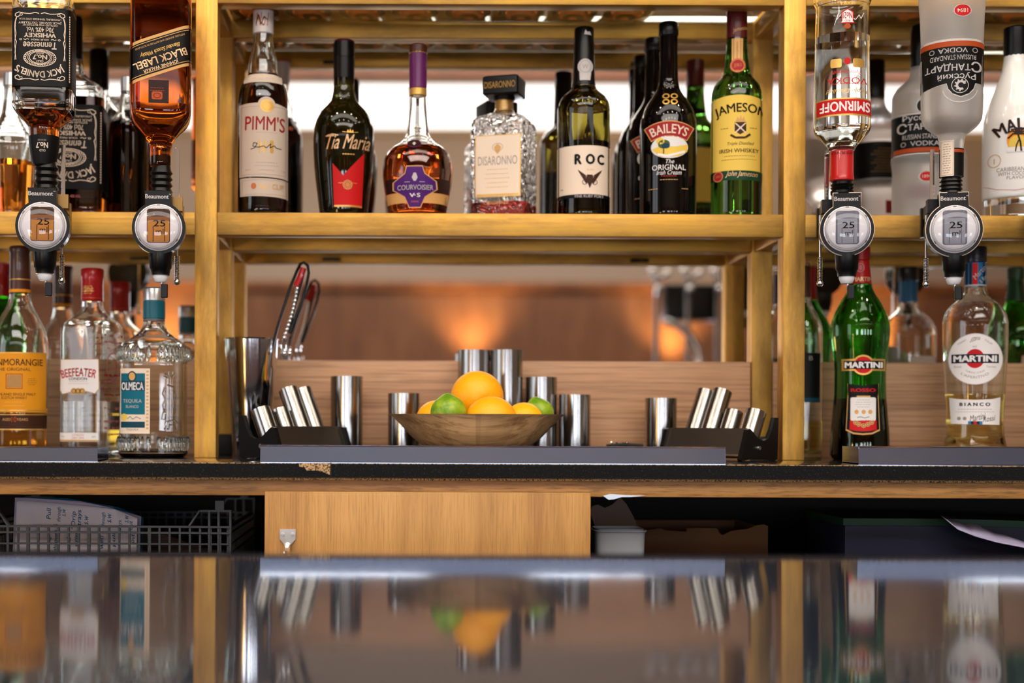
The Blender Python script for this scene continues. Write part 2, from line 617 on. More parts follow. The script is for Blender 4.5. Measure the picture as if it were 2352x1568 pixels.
# ------------------------------------------------------------------ bottles
class Bottle:
    """profile rows (y_px, half_width_px [, squareness]) measured on the photo, top to bottom"""

    def __init__(s, name, label, group, cx, D, zbase, prof, e=2.0, ratio=1.0, phi=0.0, cxl=None, seg=40, cat='bottle'):
        s.D, s.S, s.cx = D, F / D, cx
        s.zb = zbase
        s.e, s.ratio, s.phi, s.seg = e, ratio, phi, seg
        X = (cx + ROLL * (700 - VY) - VX) / s.S
        s.root = empty(name, (X, D, ZC + zbase), label, cat, group, -math.atan2(X, D) + math.radians(phi))
        s.cxl = cxl if cxl is not None else cx
        rows = sorted([(s.z(p[0]), p[1] / s.S, p[2] if len(p) > 2 else e) for p in prof])
        s.zs = [r[0] for r in rows]
        s.rs = [r[1] for r in rows]
        s.es = [r[2] for r in rows]

    def z(s, y):
        return (VY - (y - ROLL * (s.cx - VX))) / s.S - s.zb

    def r(s, z):
        return float(pchip(s.zs, s.rs, [min(max(z, s.zs[0]), s.zs[-1])])[0])

    def ee(s, z):
        return float(np.interp(z, s.zs, s.es))

    def rows(s, z0, z1, inset=0.0, n=34, rnd=0.003):
        zq = sorted(set([z0, z1] + list(np.linspace(z0, z1, n)) + [z for z in s.zs if z0 < z < z1]))
        out = []
        for z in zq:
            r = max(s.r(z) - inset, 0.002)
            out.append((z, r, (s.r(z) * (s.ratio if s.ee(z) > 2.05 else 1.0)) - inset if s.r(z) - inset > 0.002 else 0.002, s.ee(z)))
        if rnd:
            a, b = out[0], out[-1]
            out[0] = (a[0] + rnd, a[1], a[2], a[3])
            out = [r for r in out if r[0] >= a[0] + rnd - 1e-9]
            out = [(a[0], a[1] - rnd, a[2] - rnd, a[3]), (a[0] + rnd * 0.3, a[1] - rnd * 0.3, a[2] - rnd * 0.3, a[3])] + out
        return out

    def glass(s, m, y0=None, y1=None, shell=True, wall=0.0026, name='glass', floor=0.008, rnd=0.003):
        z1 = s.zs[-1] if y0 is None else s.z(y0)
        z0 = s.zs[0] if y1 is None else s.z(y1)
        bm = bmesh.new()
        loft(bm, s.rows(z0, z1, rnd=rnd), s.seg)
        if shell:
            loft(bm, s.rows(z0 + floor, z1 - 0.002, wall), s.seg, flip=True)
        o = obj(name, bm, m, s.root, smooth='keep')
        for p in o.data.polygons:
            p.use_smooth = True
        o.data.set_sharp_from_angle(angle=math.radians(50))
        return o

    def liquid(s, m, ytop, ybot=None, wall=0.0024, floor=0.0078):
        z1 = s.z(ytop)
        z0 = s.zs[0] + floor if ybot is None else s.z(ybot)
        bm = bmesh.new()
        loft(bm, s.rows(z0, z1, wall, n=26), s.seg)
        return obj('liquid', bm, m, s.root, smooth=True)

    def part(s, name, prof, m, e=2.0, seg=32, ratio=1.0, rnd=0.0012, rib=0, dx=0.0):
        """a turned piece given by (y, half width) rows"""
        rows = sorted([(s.z(p[0]), p[1] / s.S) for p in prof])
        out = []
        for i, (z, r) in enumerate(rows):
            if i == 0:
                out += [(z, r - rnd, (r - rnd) * ratio, e), (z + rnd, r, r * ratio, e)]
            elif i == len(rows) - 1:
                out += [(z - rnd, r, r * ratio, e), (z, r - rnd, (r - rnd) * ratio, e)]
            else:
                out.append((z, r, r * ratio, e))
        bm = bmesh.new()
        rg = loft(bm, out, seg)
        if rib:
            for R in rg[1:-1]:
                for k, v in enumerate(R):
                    if k % 2:
                        v.co.x *= 1 - rib
                        v.co.y *= 1 - rib
        if dx:
            for v in bm.verts:
                v.co.x += dx / s.S
        return obj(name, bm, m, s.root, smooth=True)

    def sleeve(s, name, y0, y1, m, off=0.0005, seg=None):
        """full wrap-around band following the glass"""
        z0, z1 = s.z(y1), s.z(y0)
        bm = bmesh.new()
        loft(bm, s.rows(z0, z1, -off, n=8, rnd=0), seg or s.seg, caps=(False, False))
        return obj(name, bm, m, s.root, smooth=True)

    def fn(s, off=0.0004, lay=0.00012, k=None):
        co = math.cos(math.radians(s.phi)) if s.e > 2.05 else 1.0
        k = k or co

        def f(x, y, layer):
            z = s.z(y)
            xl = (x - s.cxl) / s.S / k
            r = s.r(z)
            e = s.ee(z)
            ry = r * (s.ratio if e > 2.05 else 1.0)
            q = min(abs(xl) / r, 0.9995)
            yy = -(ry * (1 - q ** e) ** (1 / e))
            o = off + layer * lay
            nx = math.copysign((q ** (e - 1)), xl)
            ny = -((1 - q ** e) ** ((e - 1) / e))
            L = math.hypot(nx, ny)
            return Vector((xl + nx / L * o, yy + ny / L * o, z))
        return f

    def label(s, name, cv, text=None, step=None, ystep=8, off=0.0004, k=None):
        co = k or (math.cos(math.radians(s.phi)) if s.e > 2.05 else 1.0)
        ys = [v.co.y for v in cv.bm.verts]
        w = min(s.r(s.z(y)) for y in (min(ys), max(ys), (min(ys) + max(ys)) / 2)) * s.S * co * 0.992
        w2 = s.r(s.z((min(ys) + max(ys)) / 2)) * s.S * co * 0.992
        w = max(w, w2)
        o = cv.build(name, s.root, s.fn(off, k=co), step or max(w / 9, 3), (s.cxl - w, s.cxl + w), ystep)
        if text:
            o['label'] = text
        return o


ZS = (VY - 489) / 1500.0            # top of the middle glass shelf above eye level
ZT = 0.672                          # top of the upper glass shelf
ZW = -0.0588                        # worktop surface
# ================================================================== THE ROOM
XL, XR, YF, YB, ZH = -3.8, 4.6, -3.0, 2.46, 3.2


def slab(name, x0, x1, y0, y1, z0, z1, m, kind='structure'):
    return boxobj(name, x0, x1, y0, y1, z0, z1, m, kind=kind)


slab('floor', XL - .1, XR + .1, YF - .1, YB + .1, -.1, 0, 'floor_tile')
slab('ceiling', XL - .1, XR + .1, YF - .1, YB + .1, ZH, ZH + .1, 'ceiling_wood')
slab('wall_back', XL - .1, XR + .1, YB, YB + .1, 0, ZH, 'wall_paint')
slab('wall_right', XR, XR + .1, YF, YB, 0, ZH, 'wall_paint')
# street-side wall with a ribbon of low windows added for cool front light
WZ0, WZ1 = .80, 1.36
WN = [(-2.75, -1.75), (-.75, .15), (.6, 1.2), (1.7, 2.15), (2.7, 3.4)]
bm = bmesh.new()
box(bm, XL - .1, XR + .1, YF - .1, YF, 0, WZ0)
box(bm, XL - .1, XR + .1, YF - .1, YF, WZ1, ZH)
xs_ = [XL - .1] + [v for w in WN for v in w] + [XR + .1]
for a, b in zip(xs_[0::2], xs_[1::2]):
    box(bm, a, b, YF - .1, YF, WZ0, WZ1)
obj('wall_front', bm, 'wall_paint', kind='structure')
# left wall with an unseen window added as side daylight fill
bm = bmesh.new()
for a, b, c, d in ((YF, YB, 0, 1.0), (YF, YB, 2.8, ZH), (YF, -1.1, 1.0, 2.8), (1.1, YB, 1.0, 2.8)):
    box(bm, XL - .1, XL, a, b, c, d)
obj('wall_left', bm, 'wall_paint', kind='structure')
bm = bmesh.new()
for a, b, c, d in ((-1.1, 1.1, 1.0, 1.06), (-1.1, 1.1, 2.74, 2.8), (-1.1, -1.04, 1.06, 2.74), (1.04, 1.1, 1.06, 2.74), (-.03, .03, 1.06, 2.74)):
    box(bm, XL - .08, XL - .02, a, b, c, d)
wf = obj('window_1', bm, 'oak_z', kind='structure')
mat('sky_glow', (0.8, 0.88, 1, 1), 1.0, emis=(0.82, 0.90, 1.0, 1), estr=1.6)  # glow of the added side window
boxobj('window_pane', XL - .07, XL - .06, -1.04, 1.04, 1.06, 2.74, 'sky_glow', wf)
# street-side wall seen in the back mirrors: timber panelling below, bright cove above
bm = bmesh.new()
box(bm, XL, XR, YF, YF + .03, 0, WZ0)
box(bm, XL, XR, YF, YF + .03, WZ1, 1.83)
xs_[0], xs_[-1] = XL, XR
for a, b in zip(xs_[0::2], xs_[1::2]):
    box(bm, a, b, YF, YF + .03, WZ0, WZ1)
obj('trim_1', bm, 'panel_laminate', kind='structure')
mat('day_glow', (0.8, 0.88, 1, 1), 1.0, emis=(0.80, 0.88, 1.0, 1), estr=9.5)  # cool glow added to brighten the back bar from the front
for i, (a, b) in enumerate(WN):
    bm = bmesh.new()
    for q in ((a, b, WZ0, WZ0 + .03), (a, b, WZ1 - .03, WZ1), (a, a + .03, WZ0 + .03, WZ1 - .03), (b - .03, b, WZ0 + .03, WZ1 - .03)):
        box(bm, q[0], q[1], YF - .08, YF + .02, q[2], q[3])
    w_ = obj('window_%d' % (i + 2), bm, 'oak_x', kind='structure')  # added frames that hold the glowing front panes
    boxobj('window_pane', a + .03, b - .03, YF - .06, YF - .05, WZ0 + .03, WZ1 - .03, 'day_glow', w_)
slab('trim_2', XL, XR, YF, YF + .07, 1.83, 1.87, 'panel_wood')
slab('trim_3', XL, XR, YF, YF + .30, 2.98, ZH, 'panel_wood')
for i, x in enumerate((-3.3, -1.55, -1.0, 1.0, 1.47, 1.7, 3.3)):
    slab('trim_%d' % (i + 4), x, x + .05, YF + .03, YF + .036, 0, 1.8, 'panel_laminate')
mat('lamp_cool', (1, 1, 1, 1), 0.6, emis=(0.95, 0.97, 1.0, 1), estr=1.25)
mat('lamp_warm', (1, 1, 1, 1), 0.5, emis=(1.0, 0.86, 0.66, 1), estr=190)
mat('lamp_amber', (1, 1, 1, 1), 0.5, emis=(1.0, 0.52, 0.14, 1), estr=7)
lb = empty('light_box', (0, YF + .006, 2.66), 'long white light box high on the street-side wall', 'lamp')
boxobj('diffuser', -3.3, 4.2, .0, .05, .04, .27, 'lamp_cool', lb)
boxobj('housing', -3.32, 4.22, .0, .06, .02, .04, 'wall_paint', lb)
# warm wall lamps standing low on the panelling
for i, x in enumerate((-1.3, .37, 1.45, 2.42, 3.7)):
    s = empty('wall_lamp', (x, YF + .03, 1.22), ['warm wall lamp far to the left of the mirrored room', 'warm wall lamp mirrored behind the fruit bowl',
              'warm wall lamp mirrored behind the chrome tap column', 'warm wall lamp mirrored behind the green vermouth bottle',
              'warm wall lamp mirrored at the far right end'][i], 'lamp', 'wall lamps along the timber panelling')
    boxobj('back_plate', -.05, .05, 0, .015, 0, .1, 'brass_z', s)
    bm = bmesh.new()
    loft(bm, [(.03, .045, .045, 2), (.13, .06, .06, 2)], 20, caps=(True, False))
    sh = obj('lamp_shade', bm, 'brass_z', s, smooth=True, loc=(0, .08, 0))
    bm = bmesh.new()
    loft(bm, [(.05, .03, .03, 2), (.10, .035, .035, 2)], 16)
    obj('bulb', bm, 'lamp_amber', s, smooth=True, loc=(0, .08, .0))
    l = bpy.data.lights.new('wall_lamp_glow', 'SPOT')
    l.energy = 60
    l.color = (1.0, 0.68, 0.26)
    l.spot_size = math.radians(110)
    l.spot_blend = 0.8
    l.shadow_soft_size = 0.04
    lo = bpy.data.objects.new('wall_lamp_glow', l)
    C.objects.link(lo)
    lo.location = (x, YF + .13, 1.37)
    lo.rotation_euler = (math.radians(180 - 12), 0, 0)
# recessed ceiling spots over the bar
k = 0
for yy in (1.45, .35, -1.2):
    for x in (-1.5, -.75, 0, .75, 1.5, 2.25):
        d = empty('downlight', (x, yy, ZH), 'small round brass ceiling spot in the %s row over the bar' % {1.45: 'first', .35: 'second', -1.2: 'third'}[yy], 'lamp', 'ceiling spots over the bar, row %d' % (1 + (yy < 1) + (yy < 0)))
        bm = bmesh.new()
        loft(bm, [(-.012, .034, .034, 2), (-.010, .034, .034, 2)], 16)
        obj('bulb', bm, 'lamp_warm', d)
        bm = bmesh.new()
        tube(bm, [(.045 * math.cos(2 * PI * q / 20), .045 * math.sin(2 * PI * q / 20), -.008) for q in range(20)], .008, 6, True)
        obj('trim_ring', bm, 'brass_x', d, smooth=True)

# ================================================================== BACK BAR
# --- base unit with oak fascia and door
def zr(y, D, x=VX):
    """eye-relative height of a photo row at depth D"""
    return (VY - (y - ROLL * (x - VX))) * D / F


WX0, WX1 = -1.9, 2.3
unit = empty('under_counter_unit', (0, 2.2, 0), 'long dark under-counter unit with oak edge below the black worktop', 'cabinet')


def inunit(name, x0, x1, y0, y1, z0, z1, m, bev=0):
    o = boxobj(name, x0, x1, y0, y1, z0, z1, m, unit, bev)
    o.location -= Vector((0, 2.2, 0))
    return o


zf1, zf0 = ZC + zr(1103, 1.975), ZC + zr(1139, 1.975)
inunit('fascia', WX0, WX1, 1.975, 1.995, zf0, zf1, 'oak_x', .0012)
inunit('sub_top', WX0, WX1, 1.972, 2.40, zf1, zf1 + .0032, 'chipboard')
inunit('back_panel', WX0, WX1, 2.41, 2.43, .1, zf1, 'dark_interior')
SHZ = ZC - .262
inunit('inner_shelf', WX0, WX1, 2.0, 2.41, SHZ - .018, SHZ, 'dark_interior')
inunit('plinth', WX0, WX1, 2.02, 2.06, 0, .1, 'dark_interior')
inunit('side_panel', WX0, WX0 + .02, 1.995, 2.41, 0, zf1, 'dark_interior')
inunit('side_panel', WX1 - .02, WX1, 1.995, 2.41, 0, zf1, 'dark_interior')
DXA, DXB = W(608, 1130, 1.953).x, W(1357, 1130, 1.953).x
zd = ZC + zr(1130, 1.953)
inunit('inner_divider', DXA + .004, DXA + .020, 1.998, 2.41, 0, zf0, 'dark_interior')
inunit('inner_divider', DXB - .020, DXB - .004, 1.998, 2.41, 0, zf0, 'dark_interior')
door = inunit('door', DXA, DXB, 1.953, 1.972, .12, zd, 'oak_z', .0012)
hx, hz = W(661, 1233, 1.953).x, ZC + zr(1233, 1.953)
S195 = F / 1.95


def local(parent, o):
    o.location = Vector(o.location) - Vector(parent.matrix_world.translation if False else (0, 0, 0))


bm = bmesh.new()
w, h = 18.0 / S195, 17.0 / S195
prism(bm, [(-w, h), (w, h), (w, -h * .35), (w * .35, -h * 1.15), (-w * .35, -h * 1.15), (-w, -h * .35)], -.0025, 0)
dl = Vector(((DXA + DXB) / 2, (1.953 + 1.972) / 2, .12))
hp = obj('handle_plate', bm, 'plate_steel', door, loc=(hx - dl.x, 1.953 - dl.y, hz - dl.z))
for sx in (-1, 1):
    bm = bmesh.new()
    bmesh.ops.create_cone(bm, segments=16, radius1=.0026, radius2=.0020, depth=.0016, cap_ends=True, matrix=Matrix.Rotation(PI / 2, 4, 'X'))
    box(bm, -.0004, .0004, -.0012, -.0007, -.0022, .0022)
    obj('screw', bm, 'plate_steel', hp, loc=(sx * w * .62, -.0032, h * .3))
bm = bmesh.new()
pts = [(0, 0, -.012), (0, -.012, -.014), (0, -.024, -.020), (0, -.030, -.032), (0, -.031, -.09), (0, -.028, -.125), (0, -.014, -.139), (0, 0, -.142)]
tube(bm, pts, .0048, 12)
obj('handle', bm, 'chrome', door, smooth=True, loc=(hx - dl.x, 1.951 - dl.y, hz - dl.z))

# --- worktop
wt = empty('worktop', (0, 2.2, ZC + ZW), 'continuous black flecked worktop of the back bar with chipped front edge', 'worktop')
zb = zr(1097, 1.958)
o = boxobj('slab', WX0, WX1, 1.958, 2.435, zb, ZW, 'worktop_black', wt, .0016)
o.location = (o.location.x, o.location.y - 2.2, zb - ZW)
o = boxobj('front_edge', WX0, WX1, 1.9574, 1.9584, zb + .0006, ZW - .0008, 'worktop_edge', wt)
o.location = (o.location.x, o.location.y - 2.2, zb + .0006 - ZW)
# worn patch where the laminate has broken away
px = [(687, 1063), (760, 1063), (760, 1091), (748, 1086), (740, 1082), (722, 1080), (705, 1080), (700, 1073), (688, 1072)]
bm = bmesh.new()
prism(bm, [((x - VX) / F * 1.957, zr(y, 1.957, x) - ZW) for x, y in px], 1.9566 - 2.2, 1.9590 - 2.2)
o = obj('chipped_patch', bm, 'chipboard', wt)
o['label'] = 'bare chipboard where the black laminate broke off'
bm = bmesh.new()
prism(bm, [((x - VX) / F * 1.957, zr(y, 1.957, x) - ZW) for x, y in ((759, 1062), (761.5, 1062), (761.5, 1097), (759, 1097))], 1.9564 - 2.2, 1.9590 - 2.2)
obj('joint', bm, 'dark_interior', wt)
# pale worn line of the top edge
bm = bmesh.new()
box(bm, WX0, WX1, -.0009, .0009, -.0006, .0006)
obj('edge_line', bm, 'chipboard', wt, loc=(0, 1.9585 - 2.2, -.0006))

# --- brass shelving unit
su = empty('brass_shelving', (.15, 2.3, ZC + ZW), 'brass square-tube shelving frame standing on the black worktop', 'shelving')


def inshelf(name, x0, x1, y0, y1, z0, z1, m, bev=.0012):
    o = boxobj(name, x0, x1, y0, y1, ZC + z0, ZC + z1, m, su, bev)
    o.location -= su.location
    return o


PW = .0336
XP = [-1.205, -.3027, .5985, 1.50]
PT = .86
R1 = (ZS - .0347, ZS)
R2 = (ZT - .0347, ZT)
for x in XP:
    inshelf('front_post', x - PW / 2, x + PW / 2, 2.2, 2.2 + PW, ZW, PT, 'brass_z')
    inshelf('rear_post', x - PW / 2, x + PW / 2, 2.395, 2.4115, ZW + .034, PT, 'brass_z')
    o = inshelf('rear_foot', x - PW / 2, x + PW / 2, 2.395, 2.4115, ZW, ZW + .034, 'black_matte')
    for a, b in (R1, R2):
        inshelf('side_rail', x - PW / 2 + .002, x + PW / 2 - .002, 2.2 + PW, 2.395, a, b - .008, 'brass_y')
for xa, xb in zip(XP, XP[1:]):
    xa, xb = xa + PW / 2, xb - PW / 2
    for a, b in (R1, R2):
        inshelf('front_rail', xa, xb, 2.2005, 2.2 + PW, a, b, 'brass_x')
        inshelf('rear_rail', xa, xb, 2.3955, 2.4115, a, b, 'brass_x')
        inshelf('glass_shelf', xa + .001, xb - .001, 2.2 + PW + .001, 2.394, b - .0075, b - .0005, 'shelf_glass', .0008)
        for q in (.18, .82):
            x = xa + (xb - xa) * q
            inshelf('shelf_clip', x - .016, x + .016, 2.2 + PW, 2.2 + PW + .010, a + .004, a + .009, 'black_matte', 0)

ubay = ['left', 'middle', 'right']
for i, (xa, xb) in enumerate(zip(XP, XP[1:])):
    xa, xb = xa + PW / 2, xb - PW / 2
    o = boxobj('mirror', xa - .016, xb + .016, 2.4125, 2.417, ZC + .06, ZC + .9, 'mirror_glass')
    tag(o, ['tall mirror behind the whisky bottles, left of the first brass post', 'tall mirror behind the middle shelf, above the wooden upstand with the fruit bowl',
            'tall mirror behind the vodka bottles, right of the second brass post'][i], 'mirror', 'mirrors behind the brass shelving')
    zu = zr(828, 2.398)
    o = boxobj('upstand', xa + .002, xb - .002, 2.396, 2.4115, ZC + ZW, ZC + zu, 'upstand_wood', None, .001)
    tag(o, ['low wooden upstand behind the gin and tequila bottles', 'low wooden upstand behind the fruit bowl and steel measures',
            'low wooden upstand behind the two vermouth bottles'][i], 'upstand', 'wooden upstands along the worktop')

# --- steel drip trays
def tray(px0, px1, ytop, ybot, D, dep, label, back=False):
    x0, x1 = (px0 - VX) / F * D, (px1 - VX) / F * D
    z1, z0 = zr(ytop, D, (px0 + px1) / 2), ZW
    t = empty('drip_tray', ((x0 + x1) / 2, D, ZC + ZW), label, 'tray', 'steel drip trays along the worktop')
    hw = (x1 - x0) / 2
    h = z1 - z0
    bm = bmesh.new()
    prism(bm, [(-hw, .0006), (hw, .0006), (hw, h), (-hw, h)], 0, .0014)
    for v in bm.verts:                        # the front leans back a little
        v.co.y += v.co.z * .11
    bm2 = bm
    box(bm2, -hw, hw, dep - .0014, dep, .0006, h)
    box(bm2, -hw, -hw + .0014, .0025, dep - .0014, .0006, h)
    box(bm2, hw - .0014, hw, .0025, dep - .0014, .0006, h)
    box(bm2, -hw, hw, .0014, dep - .0014, .0006, .002)
    obj('body', bm2, 'steel_tray', t)
    bm = bmesh.new()
    tube(bm, [(-hw, .0032, h), (hw, .0032, h)], .0013, 8)
    obj('rim', bm, 'chrome', t, smooth=True)
    bm = bmesh.new()
    n = int((2 * hw) / .012)
    for i in range(n):
        x = -hw + .006 + i * .012
        box(bm, x - .0018, x + .0018, .006, dep - .004, h * .62, h * .62 + .0015)
    box(bm, -hw + .002, hw - .002, .006, .009, h * .62 - .0015, h * .62)
    box(bm, -hw + .002, hw - .002, dep - .007, dep - .004, h * .62 - .0015, h * .62)
    obj('drain_grid', bm, 'steel', t)


tray(598, 1668, 1026, 1058, 2.0, .085, 'long steel drip tray in front of the wooden fruit bowl')
tray(-560, 224, 1027, 1057, 1.995, .075, 'steel drip tray in front of the whisky and gin bottles')
tray(1973, 2900, 1028, 1060, 1.995, .075, 'steel drip tray in front of the two vermouth bottles')

# ================================================================== FOREGROUND BAR
EB = .1436
bar = empty('bar_counter', (.2, 1.0, 0), 'dark glossy bar top in the foreground reflecting the bottles', 'bar counter')
bm = bmesh.new()
ys = np.linspace(.30, 1.467, 48)
top, bot = [], []
def bz(y): return ZC - EB + .020 * max(y - .83, 0) ** 2
for y in ys:
    r = 0.0
    top.append([bm.verts.new((x - .2, y - 1.0, bz(y))) for x in (-2.4, 2.6)])
ed = [bm.verts.new((x - .2, 1.470 - 1.0, bz(1.467) - .002)) for x in (-2.4, 2.6)]
lo_ = [bm.verts.new((x - .2, 1.470 - 1.0, bz(1.467) - .04)) for x in (-2.4, 2.6)]
l2 = [bm.verts.new((x - .2, .30 - 1.0, bz(.3) - .04)) for x in (-2.4, 2.6)]
ch = top + [ed, lo_, l2]
for A, B in zip(ch, ch[1:] + ch[:1]):
    bm.faces.new((A[0], A[1], B[1], B[0]))
bm.faces.new([c[0] for c in ch])
bm.faces.new([c[1] for c in ch][::-1])
obj('bar_top', bm, 'bar_lacquer', bar, smooth=True)
boxobj('front_panel', -2.5, 2.3, -.55, -.50, 0, ZC - EB - .045, 'panel_wood', bar)
boxobj('inner_panel', -2.5, 2.3, .40, .44, 0, ZC - EB - .045, 'dark_interior', bar)

# warm lamp standing on the bar to the left, met in the polished mixing tin
tlm = empty('table_lamp', (-1.11, .49, bz(.49) + .001), 'small warm table lamp on the bar, met as a glow in the mixing tin', 'lamp')
bm = bmesh.new()
loft(bm, [(0, .05, .05, 2), (.008, .05, .05, 2), (.012, .012, .012, 2), (.06, .008, .008, 2)], 24)
obj('base', bm, 'brass_z', tlm, smooth=True)
mat('lamp_shade', (1, .8, .5, 1), 0.6, emis=(1.0, 0.56, 0.18, 1), estr=13)
bm = bmesh.new()
loft(bm, [(.05, .105, .105, 2), (.21, .09, .09, 2)], 32)
obj('lamp_shade', bm, 'lamp_shade', tlm, smooth=True)

# chrome tap column on the bar, out to the right: met only in the mirror
tp = empty('beer_tap', (.84, .52, bz(.52) + .001), 'chrome beer tap column mirrored right of the fruit bowl', 'beer tap')
def Tm(px, py, D=4.306):           # mirrored photo pixel -> place beside the column
    v = W(px, py, D)
    return Vector((v.x - .84, 0, v.z - bz(.52)))
for j, px in enumerate((1508, 1580, 1648)):
    a = Tm(px, 632)
    bm = bmesh.new()
    tube(bm, [(a.x, 0, 0), (a.x, 0, a.z)], .008, 14)
    obj('column', bm, 'chrome_dark', tp, smooth=True)
    for k2, (dx, py) in enumerate(((-18, 628), (-4, 668), (16, 634))):
        b, c = Tm(px + dx, py), Tm(px, py + 12)
        bm = bmesh.new()
        tube(bm, [c, (c + b) / 2 + Vector((0, .03, .0)), b + Vector((0, .06, 0))], .006, 10)
        bmesh.ops.create_uvsphere(bm, u_segments=14, v_segments=8, radius=.011, matrix=Matrix.Translation(b + Vector((0, .06, 0))))
        obj('tap', bm, 'chrome', tp, smooth=True)
a0 = [Tm(1522, 740), Tm(1552, 750), Tm(1578, 772), Tm(1594, 800), Tm(1602, 840), Tm(1604, 900)]
bm = bmesh.new()
tube(bm, [p + Vector((0, .04, 0)) for p in a0], .012, 12)
obj('swan_neck', bm, 'chrome', tp, smooth=True)
b0, b1 = Tm(1530, 650), Tm(1660, 735)
boxobj('body', b0.x, b1.x, -.10, -.02, b1.z, b0.z, 'black_plastic', tp, .006)
boxobj('drip_base', b0.x - .03, b1.x + .05, -.10, .08, 0, .02, 'steel', tp, .004)

# ================================================================== UNDER THE WORKTOP
# plastic crate, lattice sides
cr = empty('plastic_crate', ((250 - VX) / F * 2.05, 2.15, SHZ), 'grey plastic lattice crate holding papers under the worktop', 'crate')
DC = 2.03
cx0 = (-75 - VX) / F * DC - cr.location.x
cx1 = (530 - VX) / F * DC - cr.location.x
def cz(y): return ZC + zr(y, DC, 300) - SHZ
ztop, zcor = cz(1207), cz(1170)
def lattice(bm, x0, x1, y, zt, t=.004, depth=.006, horizontal=True):
    """ribs in a vertical plane at y"""
    for z, hgt in ((zt, .0028), (cz(1221), .0026), (cz(1247), .0022), (cz(1269), .0022), (.04, .0022), (.018, .003), (.004, .004)):
        box(bm, x0, x1, y, y + depth, z - hgt, z)
    n = max(int((x1 - x0) / .0142), 2)
    for i in range(n + 1):
        x = x0 + (x1 - x0) * i / n
        w_ = .0014 if i % 6 else .0022
        box(bm, x - w_, x + w_, y + .0008, y + depth - .0008, 0, zt - .0005)
bm = bmesh.new()
lattice(bm, cx0, cx1, -.12, ztop)
obj('front_panel', bm, 'crate_plastic', cr)
bm = bmesh.new()
lattice(bm, cx0, cx1, .20, ztop)
obj('back_panel', bm, 'crate_plastic', cr)
for sx in (cx0, cx1):
    bm = bmesh.new()
    lattice(bm, -.115, .20, 0, ztop)
    bmesh.ops.rotate(bm, verts=bm.verts, cent=(0, 0, 0), matrix=Matrix.Rotation(PI / 2, 3, 'Z'))
    bmesh.ops.translate(bm, verts=bm.verts, vec=(sx + (.006 if sx < 0 else 0), 0, 0))
    obj('side_panel', bm, 'crate_plastic', cr)
boxobj('bottom', cx0, cx1, -.12, .206, 0, .003, 'crate_plastic', cr)
Lc = 27 / F * DC
for sx, sg in ((cx0, 1), (cx1, -1)):
    for y in (-.122, .196):
        bm = bmesh.new()
        zz = ztop
        for zq in (cz(1270), cz(1221), cz(1207), zcor):
            box(bm, min(sx, sx + sg * 2.6 * Lc), max(sx, sx + sg * 2.6 * Lc), y, y + .010, zq - .0026, zq)
        for q in (0, 1.0, 1.8):
            box(bm, sx + sg * q * Lc - .0016, sx + sg * q * Lc + .0016, y + .001, y + .009, 0, zcor)
        prism(bm, [(sx + sg * 2.5 * Lc, zcor), (sx + sg * 2.65 * Lc, zcor), (sx + sg * 3.6 * Lc, ztop), (sx + sg * 3.4 * Lc, ztop)], y, y + .009)
        box(bm, min(sx + sg * .55 * Lc, sx + sg * 1.3 * Lc), max(sx + sg * .55 * Lc, sx + sg * 1.3 * Lc), y + .002, y + .008, zcor, zcor + .013)
        obj('corner', bm, 'crate_plastic', cr)

def sheet(name, pts, D, m, label, cat, group=None, cv=None, tilt=.0, th=.0006, bow=0.0):
    """a sheet of paper standing upright; outline in photo pixels"""
    cxp = sum(p[0] for p in pts) / len(pts)
    zlow = min(ZC + zr(p[1], D, p[0]) for p in pts)
    base = Vector(((cxp - VX) / F * D, D, zlow))
    def f(x, y, l):
        z = ZC + zr(y, D, x) - zlow
        xx = (x - VX) / F * D - base.x
        return Vector((xx, z * tilt - bow * xx * xx * 6 - l * .0009, z))
    o = empty(name, base, label, cat, group)
    c2 = Canvas()
    c2.poly(pts, m, 0)
    s1 = c2.build('sheet', o, f, 9, None, 22)
    md = s1.modifiers.new('thickness', 'SOLIDIFY')
    md.thickness = th
    md.offset = -1
    if cv:
        cv.build('handwriting', o, f, 9, None, 22)
    return o

cv = Canvas()
hw = dict(m='ink_blue', layer=1, rot=90, shear=.25, bold=-.012)
for t, x, y, L, h in (('Pull', 109, 1180, 24, 10), ('through', 133, 1182, 34, 11), ('s.w', 144, 1178, 16, 8), ('Drip', 167, 1192, 34, 12), ('trays', 181, 1190, 36, 11),
                      ('s.w', 196, 1195, 20, 9), ('through', 236, 1194, 34, 11), ('s.w', 250, 1190, 20, 9), ('trays.', 276, 1206, 26, 10), ('s.w', 291, 1192, 16, 9), ('out', 301, 1206, 20, 8),
                      ('through', 112, 1248, 40, 11), ('through', 127, 1242, 46, 11), ('and', 156, 1250, 30, 10), ('drip', 174, 1240, 30, 10), ('well', 232, 1246, 30, 10),
                      ('pull', 262, 1240, 30, 10), ('2', 104, 1210, 8, 7), ('5', 126, 1208, 8, 9), ('2', 160, 1212, 8, 8), ('5', 179, 1210, 8, 8), ('out', 306, 1236, 20, 8), ('e', 88, 1238, 6, 6)):
    cv.text(t, x, y, L, h, hw['m'], 1, 90, .25, .008)
sheet('paper_sheet', [(37, 1152), (50, 1150), (190, 1162), (262, 1170), (316, 1190), (314, 1373), (36, 1373)], 2.09, 'paper',
      'handwritten note sheet with blue ink at the front of the crate', 'paper', 'paper notes in the crate', cv, .10, .0006, .2)
sheet('paper_sheet', [(33, 1143), (60, 1144), (180, 1152), (250, 1166), (325, 1186), (322, 1372), (30, 1372)], 2.103, 'paper_edge',
      'blank paper sheet right behind the handwritten note in the crate', 'paper', 'paper notes in the crate', None, .10, .0006, .2)
